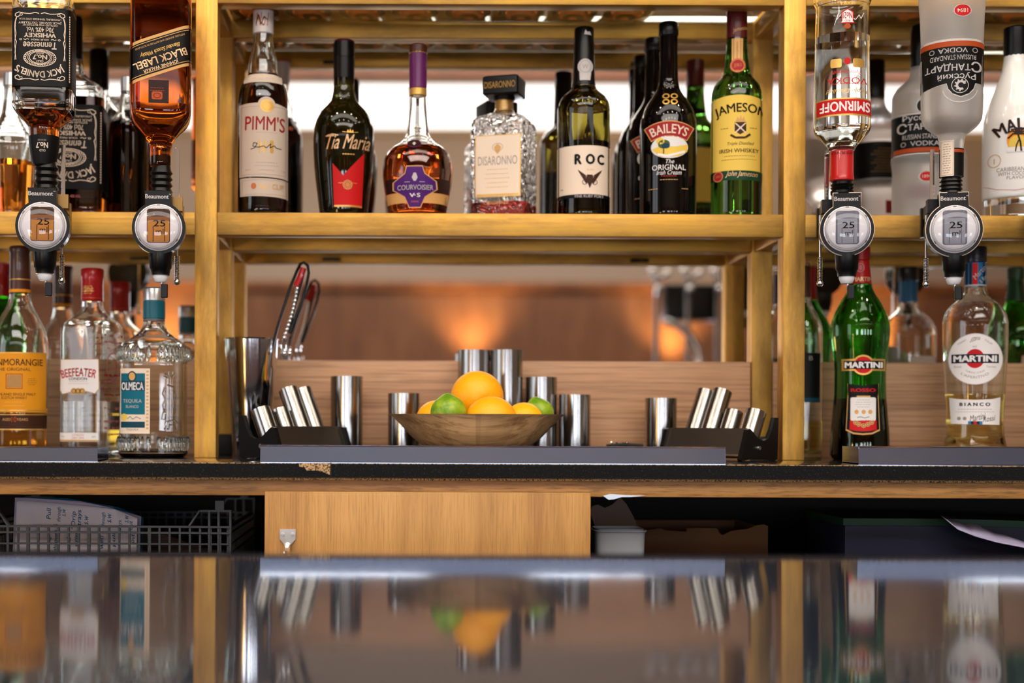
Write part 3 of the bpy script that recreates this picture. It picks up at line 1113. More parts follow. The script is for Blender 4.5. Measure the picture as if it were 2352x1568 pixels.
sheet('document_folder', [(50, 1142), (150, 1145), (225, 1158), (270, 1166), (329, 1188), (327, 1371), (40, 1371)], 2.112, 'folder_blue',
      'thin blue folder behind the papers in the crate', 'folder', None, None, .10, .002, .2)
sheet('document_folder', [(205, 1166), (260, 1180), (325, 1206), (440, 1250), (500, 1262), (504, 1368), (210, 1368)], 2.135, 'folder_dark',
      'dark brown folder with slanting top edge behind the blue folder', 'folder', None, None, .10, .003, .2)

# white tub, brown pouch, torn cardboard box
DT = 2.04
tb = empty('plastic_tub', ((1432 - VX) / F * DT, DT + .05, SHZ), 'small frosted white plastic tub beside the oak door', 'tub')
bm = bmesh.new()
zt = ZC + zr(1222, DT, 1432) - SHZ
hw_ = 61 / F * DT
prof = [(0, hw_ * .86, hw_ * .8, 6), (.004, hw_ * .88, hw_ * .82, 6), (zt - .004, hw_ * .97, hw_ * .9, 6), (zt, hw_ * 1.0, hw_ * .93, 6)]
loft(bm, prof, 40, (True, False))
loft(bm, [(a + .003, b - .003, c - .003, d) for a, b, c, d in prof], 40, (True, False), flip=True)
obj('tub', bm, 'tub_plastic', tb, smooth='keep')
bm = bmesh.new()
tube(bm, [(x, y, zt) for x, y in ring_pts(hw_ * 1.0, hw_ * .93, 6, 40)], .0016, 6, True)
obj('rim', bm, 'tub_plastic', tb, smooth=True)
pts = [(1360, 1178), (1365, 1164), (1378, 1160), (1395, 1168), (1412, 1160), (1430, 1143), (1444, 1158), (1460, 1186), (1474, 1217), (1482, 1300), (1388, 1300), (1376, 1222)]
zl = min(zr(p[1], 2.12, p[0]) for p in pts)
po = empty('paper_bag', ((1420 - VX) / F * 2.12, 2.16, SHZ), 'crumpled brown paper bag behind the frosted tub', 'bag')
bm = bmesh.new()
fr = [bm.verts.new(((p[0] - 1420) / F * 2.12, -.02, max(ZC + zr(p[1], 2.12, p[0]) - SHZ, 0.0))) for p in pts]
bk = [bm.verts.new(((p[0] - 1420) / F * 2.12 * .85 + .006, .04, max(ZC + zr(p[1], 2.12, p[0]) - SHZ - .008, 0.0))) for p in pts]
bm.faces.new(fr)
bm.faces.new(bk[::-1])
for i in range(len(pts)):
    j = (i + 1) % len(pts)
    bm.faces.new((fr[i], bk[i], bk[j], fr[j]))
obj('bag', bm, 'pouch_brown', po)
pts = [(1478, 1218), (1500, 1216), (1520, 1212), (1524, 1217), (1552, 1219), (1578, 1221), (1579, 1213), (1600, 1212), (1648, 1213), (1655, 1225), (1662, 1229), (1680, 1219), (1720, 1214), (1740, 1206), (1757, 1204), (1765, 1208)]
DB = 2.16
cb = empty('cardboard_box', ((1620 - VX) / F * DB, DB, SHZ), 'brown cardboard box with torn top edge under the worktop', 'box')
def bxp(p): return ((p[0] - 1620) / F * DB, ZC + zr(p[1], DB, p[0]) - SHZ)
bm = bmesh.new()
prism(bm, [bxp(p) for p in pts] + [(bxp(pts[-1])[0], 0), (bxp(pts[0])[0], 0)], 0, .004)
obj('front_wall', bm, 'cardboard', cb)
xa, xb = bxp(pts[0])[0], bxp(pts[-1])[0]
za = bxp(pts[0])[1]
for nm, a in (('side_wall', (xa, xa + .004, .004, .2, 0, za)), ('side_wall', (xb - .004, xb, .004, .2, 0, za + .004)), ('back_wall', (xa, xb, .2, .204, 0, za + .002)), ('bottom', (xa, xb, .0, .2, 0, .003))):
    boxobj(nm, *a, 'cardboard', cb)
# silver tape scrap hanging under the fascia
bm = bmesh.new()
pts = [(1385, 1138), (1402, 1134), (1430, 1136), (1483, 1138), (1446, 1141), (1428, 1141), (1410, 1146), (1398, 1147)]
prism(bm, [((p[0] - 1430) / F * 1.975, zr(p[1], 1.975, p[0]) - zr(1141, 1.975, 1430)) for p in pts], -.003, .0)
o = obj('tape_scrap', bm, 'silver_foil', None, loc=((1430 - VX) / F * 1.975, 1.975, ZC + zr(1141, 1.975, 1430)))
tag(o, 'torn silver tape scrap stuck under the oak edge', 'tape')
# folders and a curling sheet on the right
def flat_folder(px0, px1, y0, y1, D, dep, m, label, curve=0.0):
    x0, x1 = (px0 - VX) / F * D, (px1 - VX) / F * D
    z1, z0 = ZC + zr(y0, D, px0), ZC + zr(y1, D, px0)
    z0 = SHZ + .001 if y1 > 1250 else z0
    e_ = empty('document_folder', ((x0 + x1) / 2, D, z0), label, 'folder', 'folders piled under the worktop')
    bm = bmesh.new()
    n = 12
    hw2 = (x1 - x0) / 2
    rows = []
    for i in range(n + 1):
        x = -hw2 + 2 * hw2 * i / n
        dz = -curve * (max(x + hw2 * .5, 0) / hw2) ** 2
        rows.append([bm.verts.new((x, y, z + dz)) for y, z in ((0, 0), (0, z1 - z0), (dep, z1 - z0), (dep, 0))])
    for A, B in zip(rows, rows[1:]):
        for k2 in range(4):
            bm.faces.new((A[k2], A[(k2 + 1) % 4], B[(k2 + 1) % 4], B[k2]))
    bm.faces.new(rows[0])
    bm.faces.new(rows[-1][::-1])
    obj('cover', bm, m, e_)
flat_folder(1942, 2600, 1207, 1300, 2.07, .2, 'folder_navy', 'thick dark blue folder at the bottom of the pile on the right', .004)
flat_folder(1938, 2560, 1190, 1206, 2.075, .19, 'folder_green', 'dark green folder lying on the dark blue folder', .004)
sh = empty('paper_sheet', ((2290 - VX) / F * 2.04, 2.06, ZC + zr(1206, 2.05, 2200)), 'loose white sheet curling down over the dark folders', 'paper')
bm = bmesh.new()
top_ = [(2160, 1184), (2205, 1193), (2230, 1191), (2280, 1213), (2352, 1238), (2480, 1262)]
bot_ = [(2175, 1195), (2200, 1216), (2240, 1232), (2290, 1246), (2352, 1258), (2480, 1285)]
A = [bm.verts.new(W(p[0], p[1], 2.10) - sh.location) for p in top_]
B = [bm.verts.new(W(p[0], p[1], 2.02) - sh.location) for p in bot_]
for i in range(len(A) - 1):
    bm.faces.new((A[i], A[i + 1], B[i + 1], B[i]))
o = obj('sheet', bm, 'paper_edge', sh, smooth='keep')
md = o.modifiers.new('thickness', 'SOLIDIFY')
md.thickness = .0012

# ================================================================== ON THE WORKTOP, MIDDLE BAY
ZWW = ZC + ZW
# bowl
bw = empty('fruit_bowl', ((1095 - VX) / F * 2.2, 2.2, ZWW), 'round wooden bowl heaped with oranges and limes', 'bowl')
s22 = F / 2.2
Hb = zr(951, 2.2, 1095) - ZW
prof = [(0, 92), (.10, 100), (.25, 118), (.5, 150), (.75, 174), (.93, 192), (1.0, 203)]
bm = bmesh.new()
rows = [(h * Hb, r / s22, r / s22, 2) for h, r in prof]
rin = [(max(h * Hb, .004) + (.001 if h < .9 else 0), (r - 5) / s22, (r - 5) / s22, 2) for h, r in prof]
o1 = loft(bm, rows, 64, (True, False))
o2 = loft(bm, rin, 64, (True, False), flip=True)
for k in range(64):
    bm.faces.new((o1[-1][k], o1[-1][(k + 1) % 64], o2[-1][(k + 1) % 64], o2[-1][k]))
bowl = obj('bowl', bm, 'bowl_wood', bw, smooth=True)
# veneer strips: colour by sector
m = M['bowl_wood']
n, l, b = nodes(m)
tc = n.new('ShaderNodeTexCoord')
sx = n.new('ShaderNodeSeparateXYZ')
at = n.new('ShaderNodeMath'); at.operation = 'ARCTAN2'
ml = n.new('ShaderNodeMath'); ml.operation = 'MULTIPLY'; ml.inputs[1].default_value = 2.6
fl = n.new('ShaderNodeMath'); fl.operation = 'FLOOR'
wn = n.new('ShaderNodeTexWhiteNoise'); wn.noise_dimensions = '1D'
l.new(tc.outputs['Object'], sx.inputs[0]); l.new(sx.outputs['X'], at.inputs[0]); l.new(sx.outputs['Y'], at.inputs[1])
l.new(at.outputs[0], ml.inputs[0]); l.new(ml.outputs[0], fl.inputs[0]); l.new(fl.outputs[0], wn.inputs['W'])
r2 = ramp(m, wn.outputs['Value'], [(0.0, (0.55, 0.5, 0.46, 1)), (1.0, (1.12, 1.08, 1.02, 1))])
mx = n.new('ShaderNodeMix'); mx.data_type = 'RGBA'; mx.blend_type = 'MULTIPLY'; mx.inputs['Factor'].default_value = 1.0
src = b.inputs['Base Color'].links[0].from_socket
l.new(src, mx.inputs['A']); l.new(r2.outputs['Color'], mx.inputs['B']); l.new(mx.outputs['Result'], b.inputs['Base Color'])

def fruit(name, px, py, r, D, m, label, cat, group=None, squash=(1, 1, 1), dimple=None, nib=False, rot=(0, 0, 0)):
    c = W(px, py, D)
    R = r / F * D
    e_ = empty(name, c - Vector((0, 0, R * squash[2])), label, cat, group)
    bm = bmesh.new()
    bmesh.ops.create_uvsphere(bm, u_segments=40, v_segments=28, radius=R)
    ax = Vector(dimple).normalized() if dimple else None
    for v in bm.verts:
        d = v.co.normalized()
        if ax:
            q = d.dot(ax)
            v.co *= 1 - .10 * math.exp(-((1 - q) / .012)) - .03 * math.exp(-((1 - q) / .06))
        v.co = Vector((v.co.x * squash[0], v.co.y * squash[1], v.co.z * squash[2]))
        if nib:
            q = max(d.dot(Vector(nib).normalized()), 0)
            v.co += Vector(nib).normalized() * R * .16 * q ** 14
    obj('peel', bm, m, e_, smooth=True, loc=(0, 0, R * squash[2]))
    if ax:
        bm = bmesh.new()
        bmesh.ops.create_uvsphere(bm, u_segments=10, v_segments=6, radius=R * .06)
        obj('stem_button', bm, 'ink_leaf', e_, smooth=True, loc=tuple(Vector((0, 0, R * squash[2])) + ax * R * .89))
    return e_

fruit('orange', 1096, 912, 61, 2.21, 'orange_peel', 'large orange on top of the heap in the wooden bowl', 'orange', None, (1, 1, .99), (.28, -.93, -.16))
fruit('orange', 1128, 967, 57, 2.135, 'orange_peel', 'orange at the front of the bowl, below the topmost orange', 'orange', None, (1.06, 1, 1), None)
fruit('orange', 1003, 968, 49, 2.205, 'orange_peel', 'orange half hidden behind the left lime in the bowl', 'orange')
fruit('orange', 1203, 970, 46, 2.19, 'lemon_peel', 'yellowish orange between the front orange and the right lime', 'orange')
fruit('orange', 1090, 985, 44, 2.275, 'orange_peel', 'orange sunk at the back of the bowl under the topmost orange', 'orange')
fruit('lime', 1030, 946, 39, 2.125, 'lime_peel', 'green lime in the bowl left of the topmost orange', 'lime', None, (1.06, 1, .98), None, (-.08, .15, 1))
fruit('lime', 1237, 947, 33, 2.215, 'lime_peel', 'green lime at the right rim of the bowl', 'lime', None, (1.05, 1, .98), None, (-.3, 0, 1))

def measure(px, ytop, hwid, D, label, group, zbase=ZW):
    h = zr(ytop, D, px) - zbase
    R = hwid / F * D
    bm = bmesh.new()
    loft(bm, [(0, R, R, 2), (h, R, R, 2)], 40, (True, False))
    loft(bm, [(.003, R - .0014, R - .0014, 2), (h, R - .0014, R - .0014, 2)], 40, (True, False), flip=True)
    R2_ = R - .0014
    bm.verts.ensure_lookup_table()
    tv = [v for v in bm.verts if abs(v.co.z - h) < 1e-6]
    tv.sort(key=lambda v: (round(v.co.to_2d().length > R - .0007), math.atan2(v.co.y, v.co.x)))
    a, b2 = tv[:40], tv[40:]
    for k in range(40):
        bm.faces.new((a[k], a[(k + 1) % 40], b2[(k + 1) % 40], b2[k]))
    o = obj('steel_measure', bm, 'steel_brushed', None, smooth=True, loc=((px - VX) / F * D, D, ZC + zbase))
    o.data.set_sharp_from_angle(angle=math.radians(40))
    tag(o, label, 'measure', group)
    return o

for px, yt, hwid, D, lb_ in ((796, 864, 37, 2.33, 'tall steel thimble measure standing behind the left caddy'),
                            (927, 903, 36, 2.33, 'steel thimble measure left of the bowl, behind its left rim'),
                            (1088, 804, 37, 2.34, 'tall steel cylinder behind the topmost orange, the left one of a pair'),
                            (1163, 804, 37, 2.335, 'tall steel cylinder right behind the topmost orange, touching its twin'),
                            (1243, 866, 36, 2.34, 'steel cylinder of middle height behind the right lime'),
                            (1320, 906, 36, 2.33, 'steel thimble measure just right of the fruit bowl'),
                            (1518, 914, 36, 2.33, 'steel thimble measure standing upright behind the right caddy')):
    measure(px, yt, hwid, D, lb_, 'upright steel measures on the worktop')

# caddies for the thimble measures
def caddy(px, D, ang, mirror, label, cyls):
    e_ = empty('measure_caddy', ((px - VX) / F * D, D, ZWW), label, 'caddy', 'black caddies for the steel measures')
    e_.rotation_euler = (0, 0, ang)
    S = F / D
    sgn = -1 if mirror else 1
    # end plate outline seen face on: across (depth of the caddy) and up, in pixels
    pl = [(0, 100), (16, 100), (26, 74), (40, 52), (58, 46), (80, 52), (104, 70), (112, 74), (120, 72), (134, 34), (146, 4), (140, 0), (118, 4), (60, 4), (14, 0), (4, 4)]
    Wd = 146
    L = .150
    for q in (0, L):
        bm = bmesh.new()
        prism(bm, [((Wd / 2 - x) / S, z / S) for x, z in pl], 0, .007)
        bmesh.ops.rotate(bm, verts=bm.verts, cent=(0, 0, 0), matrix=Matrix.Rotation(PI / 2, 3, 'Z'))
        bmesh.ops.translate(bm, verts=bm.verts, vec=(sgn * q + (.007 if sgn > 0 else 0), 0, 0))
        obj('end_plate', bm, 'black_plastic', e_)
    bm = bmesh.new()
    x0, x1 = sorted((sgn * .007, sgn * L))
    yb = -(Wd / 2 - 22) / S
    prism(bm, [(0, 0), (.0018, 0), (.0018, 1), (0, 1)], 0, 1)
    for v in bm.verts:
        X, Y, Z = v.co
        v.co = Vector((x0 + (x1 - x0) * Y, yb - .006 + (.016) * Z + X, .010 + Z * 60 / S))
    obj('front_plate', bm, 'steel_dark', e_)
    boxobj('floor_plate', x0, x1, -.030, .040, .004, .007, 'black_plastic', e_)
    for i, z in enumerate((30,)):
        bm = bmesh.new()
        bmesh.ops.create_cone(bm, segments=14, radius1=.0036, radius2=.003, depth=.003, cap_ends=True, matrix=Matrix.Rotation(PI / 2, 4, 'Y'))
        obj('screw', bm, 'steel', e_, smooth=True, loc=(-sgn * .0015, -.004, z / S))
    rz_ = Matrix.Rotation(ang, 3, 'Z')
    for k, (u, rad, top, lb2) in enumerate(cyls):
        # lying back in the trough
        h = top
        bm = bmesh.new()
        loft(bm, [(0, rad, rad, 2), (h, rad, rad, 2), (h, rad - .0014, rad - .0014, 2), (.004, rad - .0014, rad - .0014, 2)], 36, (True, True))
        T = rz_ @ Vector((sgn * u, .004, 0)) + e_.location + Vector((0, 0, .027))
        o = obj('steel_measure', bm, 'steel_brushed', None, smooth=True)
        lean = Matrix.Rotation(math.radians(-26), 3, 'X')
        o.matrix_world = Matrix.Translation(T) @ (rz_ @ lean).to_4x4()
        tag(o, lb2, 'measure', 'steel measures tilted in the caddies')

caddy(597, 2.15, math.radians(49), False, 'black steel-sided measure caddy beside the mixing tin',
      [(.026, .0155, .052, 'short wide steel measure nearest the end plate of the left caddy'),
       (.066, .0140, .052, 'short steel measure second in the left caddy'),
       (.100, .0150, .088, 'taller steel measure third in the left caddy'),
       (.131, .0145, .088, 'taller steel measure farthest along the left caddy')])
caddy(1746, 2.15, math.radians(-49), True, 'black steel-sided measure caddy beside the right brass post',
      [(.026, .0155, .052, 'short wide steel measure nearest the end plate of the right caddy'),
       (.066, .0140, .052, 'short steel measure second in the right caddy'),
       (.100, .0150, .088, 'taller steel measure third in the right caddy'),
       (.131, .0145, .088, 'taller steel measure farthest along the right caddy')])

# mixing tin with a bar tool leaning out of it
DTn = 2.29
s_ = F / DTn
tin = empty('mixing_tin', ((577 - VX) / s_, DTn, ZWW), 'tall tapering polished steel mixing tin by the left brass post', 'mixing tin')
H = zr(779, DTn, 577) - ZW
bm = bmesh.new()
a = loft(bm, [(0, 40 / s_, 40 / s_, 2), (.004, 42 / s_, 42 / s_, 2), (H, 62 / s_, 62 / s_, 2)], 56, (True, False))
b_ = loft(bm, [(.006, 40.5 / s_, 40.5 / s_, 2), (H, 60.8 / s_, 60.8 / s_, 2)], 56, (True, False), flip=True)
obj('tin', bm, 'tin_steel', tin, smooth='keep')
for p in tin.children[0].data.polygons:
    p.use_smooth = True
bm = bmesh.new()
tube(bm, [(61.6 / s_ * math.cos(2 * PI * q / 48), 61.6 / s_ * math.sin(2 * PI * q / 48), H) for q in range(48)], .0012, 6, True)
obj('rim', bm, 'chrome', tin, smooth=True)
tl = empty('bar_tool', W(640, 800, 2.27), 'black looped bar tool with silver spring leaning out of the mixing tin', 'bar tool')
def Q(px, py, D=2.27): return W(px, py, D) - tl.location
bm = bmesh.new()
tube(bm, [Q(600, 900), Q(625, 800), Q(637, 752), Q(652, 705), Q(668, 655), Q(682, 622), Q(690, 606), Q(698, 602), Q(707, 610), Q(709, 628), Q(704, 655), Q(694, 690), Q(680, 725), Q(665, 766)], .0024, 8)
tube(bm, [Q(700, 618), Q(690, 660), Q(676, 710), Q(664, 764)], .0020, 8)
obj('handle_loop', bm, 'black_plastic', tl, smooth=True)
bm = bmesh.new()
for i in range(15):
    t = i / 14
    c = Q(653 + 33 * t + 4 * math.sin(t * PI), 775 - 132 * t)
    bmesh.ops.create_uvsphere(bm, u_segments=12, v_segments=8, radius=.0037, matrix=Matrix.Translation(c))
obj('spring', bm, 'chrome', tl, smooth=True)
bm = bmesh.new()
tube(bm, [Q(680, 656), Q(690, 636), Q(697, 615)], .0052, 8)
obj('red_grip', bm, 'cap_red', tl, smooth=True)
bm = bmesh.new()
for px in (648, 659):
    tube(bm, [Q(px + 5, 772), Q(px, 790), Q(px - 1, 812)], .0024, 8)
for px in (654, 666):
    bmesh.ops.create_uvsphere(bm, u_segments=14, v_segments=10, radius=.0045, matrix=Matrix.Translation(Q(px, 809, 2.262)) @ Matrix.Diagonal((.8, .5, 1.5, 1)))
obj('prongs', bm, 'chrome', tl, smooth=True)
# waiter's corkscrew lying flat right of the bowl
ck = empty('corkscrew', W(1435, 1049, 2.28), 'folded black corkscrew lying flat right of the fruit bowl', 'corkscrew')
ck.location.z = ZWW
bm = bmesh.new()
lift = zr(1013, 2.28, 1435) - ZW
box(bm, -.036, .034, -.012, .010, 0, lift * .62, .003)
obj('body', bm, 'black_plastic', ck, smooth=True)
bm = bmesh.new()
tube(bm, [(-.03, -.008, lift * .7), (0, -.006, lift * .8), (.028, -.004, lift * .72)], .0036, 8)
obj('lever', bm, 'black_matte', ck, smooth=True)
bm = bmesh.new()
tube(bm, [(-.018 + .0035 * math.cos(q * .9), -.004 + .0035 * math.sin(q * .9), lift * .8 + .0006 * 0 + .004) if False else (-.022 + q * .0012, -.004 + .003 * math.sin(q * .9), lift * .84 + .003 * math.cos(q * .9)) for q in range(26)], .0011, 6)
obj('worm', bm, 'chrome', ck, smooth=True)
# ================================================================== BOTTLES ON THE MIDDLE SHELF
GS, GW, GI = 'bottles on the middle glass shelf', 'bottles on the worktop', 'bottles hung upside down on measures'
YB_S = 499                        # photo row of the shelf surface under the bottles


def by(D, zb, cx):
    """photo row of the bottle foot"""
    return VY - zb * F / D + ROLL * (cx - VX)


# --- 1 fruit-cup bottle, white label
D = 2.25
b = Bottle('spirits_bottle', 'tall bottle with white screw cap and white label with tall red letters', GS, 602, D, ZS,
           [(78, 21.5), (100, 23), (120, 27), (143, 32.5), (160, 34), (174, 35), (186, 42), (199, 50), (216, 55), (232, 57), (250, 57.5), (480, 57.5), (by(2.25, ZS, 602), 56.5)])
b.glass('glass_clear')
b.liquid('liq_dark', 173)
b.part('cap', [(24, 23.3), (80, 24)], 'cap_white')
b.part('cap_top', [(22, 23.6), (28, 23.8)], 'cap_red')
cv = Canvas()
cv.text('No1', 600, 50, 26, 30, 'ink_copper', 1, 0, .1, -.01)
cv.line([(586, 60), (592, 40), (597, 62), (604, 44), (612, 52)], 1.6, 'ink_black', 2)
def capfn(bt, r, off=.0005):
    def f(x, y, l):
        xl = (x - bt.cx) / bt.S
        R = r / bt.S
        q = max(min(xl / R, .999), -.999)
        rr = R + off + l * .0001
        return Vector((q * rr, -math.sqrt(1 - q * q) * rr, bt.z(y)))
    return f
b.S = F / D
cv.build('cap_print', b.root, capfn(b, 24), 4, (580, 624), 12)
cv = Canvas()
cv.poly([(562, 178), (644, 178), (650, 200), (556, 200)], 'ink_taupe', 0)
cv.lines(603, 190, 194, 2, 66, 1, 'ink_grey', 1, .8)
b.label('neck_label', cv)
cv = Canvas()
pts = [(550, 250), (588, 248)] + [(610 + 20 * math.cos(math.radians(a)), 252 + 18 * math.sin(math.radians(a))) for a in range(190, 351, 20)] + [(632, 248), (661, 254), (661, 417), (550, 414)]
cv.poly(pts, 'ink_taupe', 0)
cv.frame(554, 256, 655, 410, .9, 'ink_grey', 1)
cv.ell(611, 255, 15.5, 14, 'ink_gold', 2)
cv.ring(611, 255, 11, 10, 1.2, 'ink_tan', 3)
cv.text("PIMM'S", 607, 294, 89, 33, 'ink_crimson', 2, -1.5, 0, .01)
cv.lines(611, 315, 315, 1, 60, 1, 'ink_grey', 2, .7)
cv.text('N', 600, 347, 13, 29, 'ink_gold', 2, 0, 0, .02)
cv.text('1', 622, 347, 8, 29, 'ink_gold', 2, 0, 0, .02)
cv.text('o', 612, 342, 6, 9, 'ink_gold', 2, 0, 0, .02)
cv.line([(575, 353), (584, 350), (590, 340), (582, 338), (580, 346), (592, 349), (604, 346), (610, 350), (620, 340), (618, 350), (628, 344), (632, 349), (644, 350)], 1.6, 'ink_black', 3)
cv.lines(612, 383, 390, 2, 62, 1, 'ink_grey', 2, .8)
cv.lines(612, 400, 400, 1, 44, 1, 'ink_pink', 2, .7)
cv.lines(570, 399, 399, 1, 16, 1, 'ink_grey', 2, 1.2)
cv.lines(648, 399, 399, 1, 12, 1, 'ink_grey', 2, 1.2)
b.label('label', cv)
cv = Canvas()
cv.poly([(551, 417), (661, 420), (661, 461), (552, 458)], 'ink_taupe', 0)
cv.frame(556, 422, 655, 455, .9, 'ink_grey', 1)
cv.ell(582, 436, 6, 7, 'ink_copper', 2)
cv.text('No1 CUP', 622, 437, 54, 12, 'ink_gold', 2)
b.label('lower_label', cv)

# --- 2 coffee liqueur, black with red
D = 2.283
b = Bottle('liqueur_bottle', 'round-shouldered black bottle with gold script and red wedge on the front', GS, 788, D, ZS,
           [(132, 23.6), (181, 23.5), (199, 23.5), (218, 26), (232, 30), (245, 41), (255, 51), (275, 62), (298, 68.5), (325, 70), (365, 68.5), (398, 66), (448, 60), (by(2.283, ZS, 788), 53)])
b.glass('glass_darkolive', shell=False)
b.liquid('glass_black', 268, wall=.0035, floor=.003)
b.part('cap', [(97, 23.6), (134, 24.2), (136, 23.6)], 'cap_black')
b.part('cap_top', [(94, 23), (100, 23.6)], 'cap_wine')
b.sleeve('neck_foil', 135, 182, 'cap_black', .0004)
cv = Canvas()
cv.text('Tia Maria', 798, 338, 102, 33, 'ink_peach', 2, 0, .28, .008)
cv.line([(748, 325), (762, 321), (776, 324)], 2.4, 'ink_peach', 2)
cv.poly([(794, 318), (797, 311), (800, 316), (802, 309), (805, 316), (808, 311), (811, 318)], 'ink_gold', 2)
cv.line([(785, 316), (793, 317)], 1.2, 'ink_gold', 2)
cv.line([(812, 317), (820, 316)], 1.2, 'ink_gold', 2)
cv.lines(799, 366, 366, 1, 34, 1, 'ink_gold', 2, 2.2)
cv.poly([(763, 386), (787, 413), (834, 362), (829, 484), (767, 482)], 'ink_red', 1)
cv.rect(767, 479, 829, 483, 'ink_gold', 2)
for k in range(8):
    a = k * PI / 4
    cv.ring(797 + 6 * math.cos(a), 434 + 6 * math.sin(a), 5, 5, 1.4, 'ink_tan', 2, n=12)
cv.line([(776, 430), (788, 430)], 1, 'ink_gold', 2)
cv.line([(806, 430), (818, 430)], 1, 'ink_gold', 2)
b.label('label', cv)

# --- 3 cognac, bell shaped
D = 2.27
b = Bottle('cognac_bottle', 'bell-shaped amber bottle with long neck and purple shield label', GS, 958, D, ZS,
           [(205, 19), (225, 19), (265, 21.5), (298, 25), (318, 31), (330, 42), (340, 58), (352, 70), (371, 77.5), (398, 80), (431, 77), (464, 71), (by(2.27, ZS, 958), 64)])
b.glass('glass_clear')
b.liquid('liq_cognac', 343)
b.part('cap', [(103, 20), (106, 21.2), (124, 21.2), (125, 20.4)], 'cap_brown', rib=.04)
b.sleeve('neck_foil', 124, 206, 'cap_purple') if False else b.part('neck_foil', [(124, 20.6), (205, 20.2)], 'cap_purple')
b.part('gold_band', [(121, 21), (125, 21)], 'ink_gold')
b.part('gold_collar', [(204, 20.4), (222, 20.4)], 'ink_gold')
cv = Canvas()
cv.ell(950, 340, 16, 11.5, 'ink_darkbrown', 1)
cv.ring(950, 340, 16, 11.5, 1.2, 'ink_plum', 2)
cv.poly([(950, 334), (954, 340), (950, 346), (946, 340)], 'ink_silverink', 2)
b.label('medallion', cv)
cv = Canvas()
cv.poly([(884, 421), (1032, 421), (1029, 452), (887, 452)], 'ink_darkbrown', 0)
cv.poly([(887, 453), (1029, 453), (1026, 476), (890, 476)], 'ink_tan', 0)
sh_ = [(934, 396), (968, 396), (973, 412), (998, 428), (1000, 445), (974, 462), (964, 485), (940, 485), (930, 462), (905, 446), (905, 430), (930, 412)]
cxs, cys = 952, 440
cv.poly([(cxs + (x - cxs) * 1.07, cys + (y - cys) * 1.05) for x, y in sh_], 'ink_tan', 1)
cv.poly(sh_, 'ink_purple', 2)
cv.poly([(949, 410), (954, 410), (958, 420), (954, 428), (949, 428), (945, 420)], 'ink_silverink', 3)
cv.line([(929, 430), (941, 430)], 1, 'ink_silverink', 3)
cv.line([(962, 430), (974, 430)], 1, 'ink_silverink', 3)
cv.text('COURVOISIER', 953, 442, 80, 11, 'ink_silverink', 3, 0, 0, .01)
cv.text('V S', 952, 459, 24, 9, 'ink_white', 3, 0, 0, .03)
cv.ell(952, 459, 1.4, 1.4, 'ink_white', 3)
cv.text('COGNAC', 952, 473, 18, 4, 'ink_pink', 3)
b.label('label', cv)

# --- 4 square amaretto bottle with square stopper
D = 2.32
b = Bottle('liqueur_bottle', 'square hammered-glass bottle with big square black stopper, nearly empty', GS, 1156, D, ZS,
           [(222, 20, 2), (254, 22, 2), (262, 26, 3), (268, 38, 6), (276, 56, 8), (286, 64, 8), (300, 66, 8), (by(2.32, ZS, 1156), 66, 8)], e=8, phi=-14, cxl=1153)
b.glass('glass_hammered', wall=.004)
b.liquid('liq_rose', 472, wall=.0036)
b.part('gold_collar', [(226, 18), (258, 18.5)], 'ink_gold')
st = b.part('stopper', [(181, 42), (224, 42)], 'cap_black', e=14, rnd=.002)
b.part('stopper_neck', [(222, 25), (232, 25)], 'cap_black')
cv = Canvas()
cv.text('DISARONNO', 1147, 203, 70, 15, 'ink_gold', 1, 0, 0, .01)
def stf(x, y, l): return Vector(((x - 1147) / b.S / .97, -42 / b.S - .0004 - l * .0001, b.z(y)))
cv.build('stopper_print', b.root, stf)
cv = Canvas()
cv.rect(1104, 322, 1206, 462, 'ink_cream', 0)
cv.frame(1104, 322, 1206, 462, 2, 'ink_gold', 1)
cv.text('DISARONNO', 1155, 380, 88, 20, 'ink_grey', 2)
cv.poly([(1155, 342), (1163, 350), (1160, 360), (1155, 366), (1150, 360), (1147, 350)], 'ink_tan', 2)
cv.ring(1155, 350, 12, 9, 1, 'ink_grey', 2)
cv.lines(1155, 400, 440, 5, 60, 1, 'ink_tan', 2, 1)
cv.rect(1108, 455, 1202, 459, 'ink_gold', 2)
b.label('label', cv, off=.0012)
cv = Canvas()
cv.text('ORIGINALE', 1152, 475, 56, 6, 'ink_tan', 1)
b.label('lower_print', cv, off=.0012)

# --- 5 port, olive glass
D = 2.268
b = Bottle('port_bottle', 'olive-glass port bottle with black sleeve and pale label with heavy black letters', GS, 1339, D, ZS,
           [(100, 22.6), (143, 23), (199, 26), (208, 31), (216, 41), (226, 51), (239, 57.5), (254, 60), (480, 60), (by(2.268, ZS, 1339), 59)])
b.glass('glass_olive', shell=False)
b.liquid('glass_darkolive', 330, wall=.004, floor=.004)
b.part('cap', [(65, 21.6), (68, 22.2), (98, 22.4), (101, 23), (190, 25.4), (199, 26.6)], 'cap_black')
cv = Canvas()
cv.ell(1342, 159, 17, 18, 'ink_silverink', 1)
cv.ring(1342, 159, 13, 14, 1, 'ink_grey', 2)
cv.text('W', 1342, 159, 12, 10, 'ink_grey', 2)
cv.poly([(1329, 172), (1355, 172), (1353, 190), (1330, 190)], 'ink_silverink', 1)
cv2_ = Canvas()
cv2_.poly([(1339, 85), (1342, 74), (1346, 79), (1352, 78), (1355, 86)], 'ink_silverink', 1)
cv2_.build('cap_emblem', b.root, capfn(b, 23.2), 5, (1318, 1361), 12)
cv.build('neck_seal', b.root, capfn(b, 26.6), 5, (1316, 1362), 12)
cv = Canvas()
cv.rect(1270, 345, 1410, 455, 'ink_cream', 0)
cv.text('R', 1327, 376, 17, 24, 'ink_black', 2, 0, 0, .06)
cv.text('O', 1354, 376, 21, 24, 'ink_black', 2, 0, 0, .06)
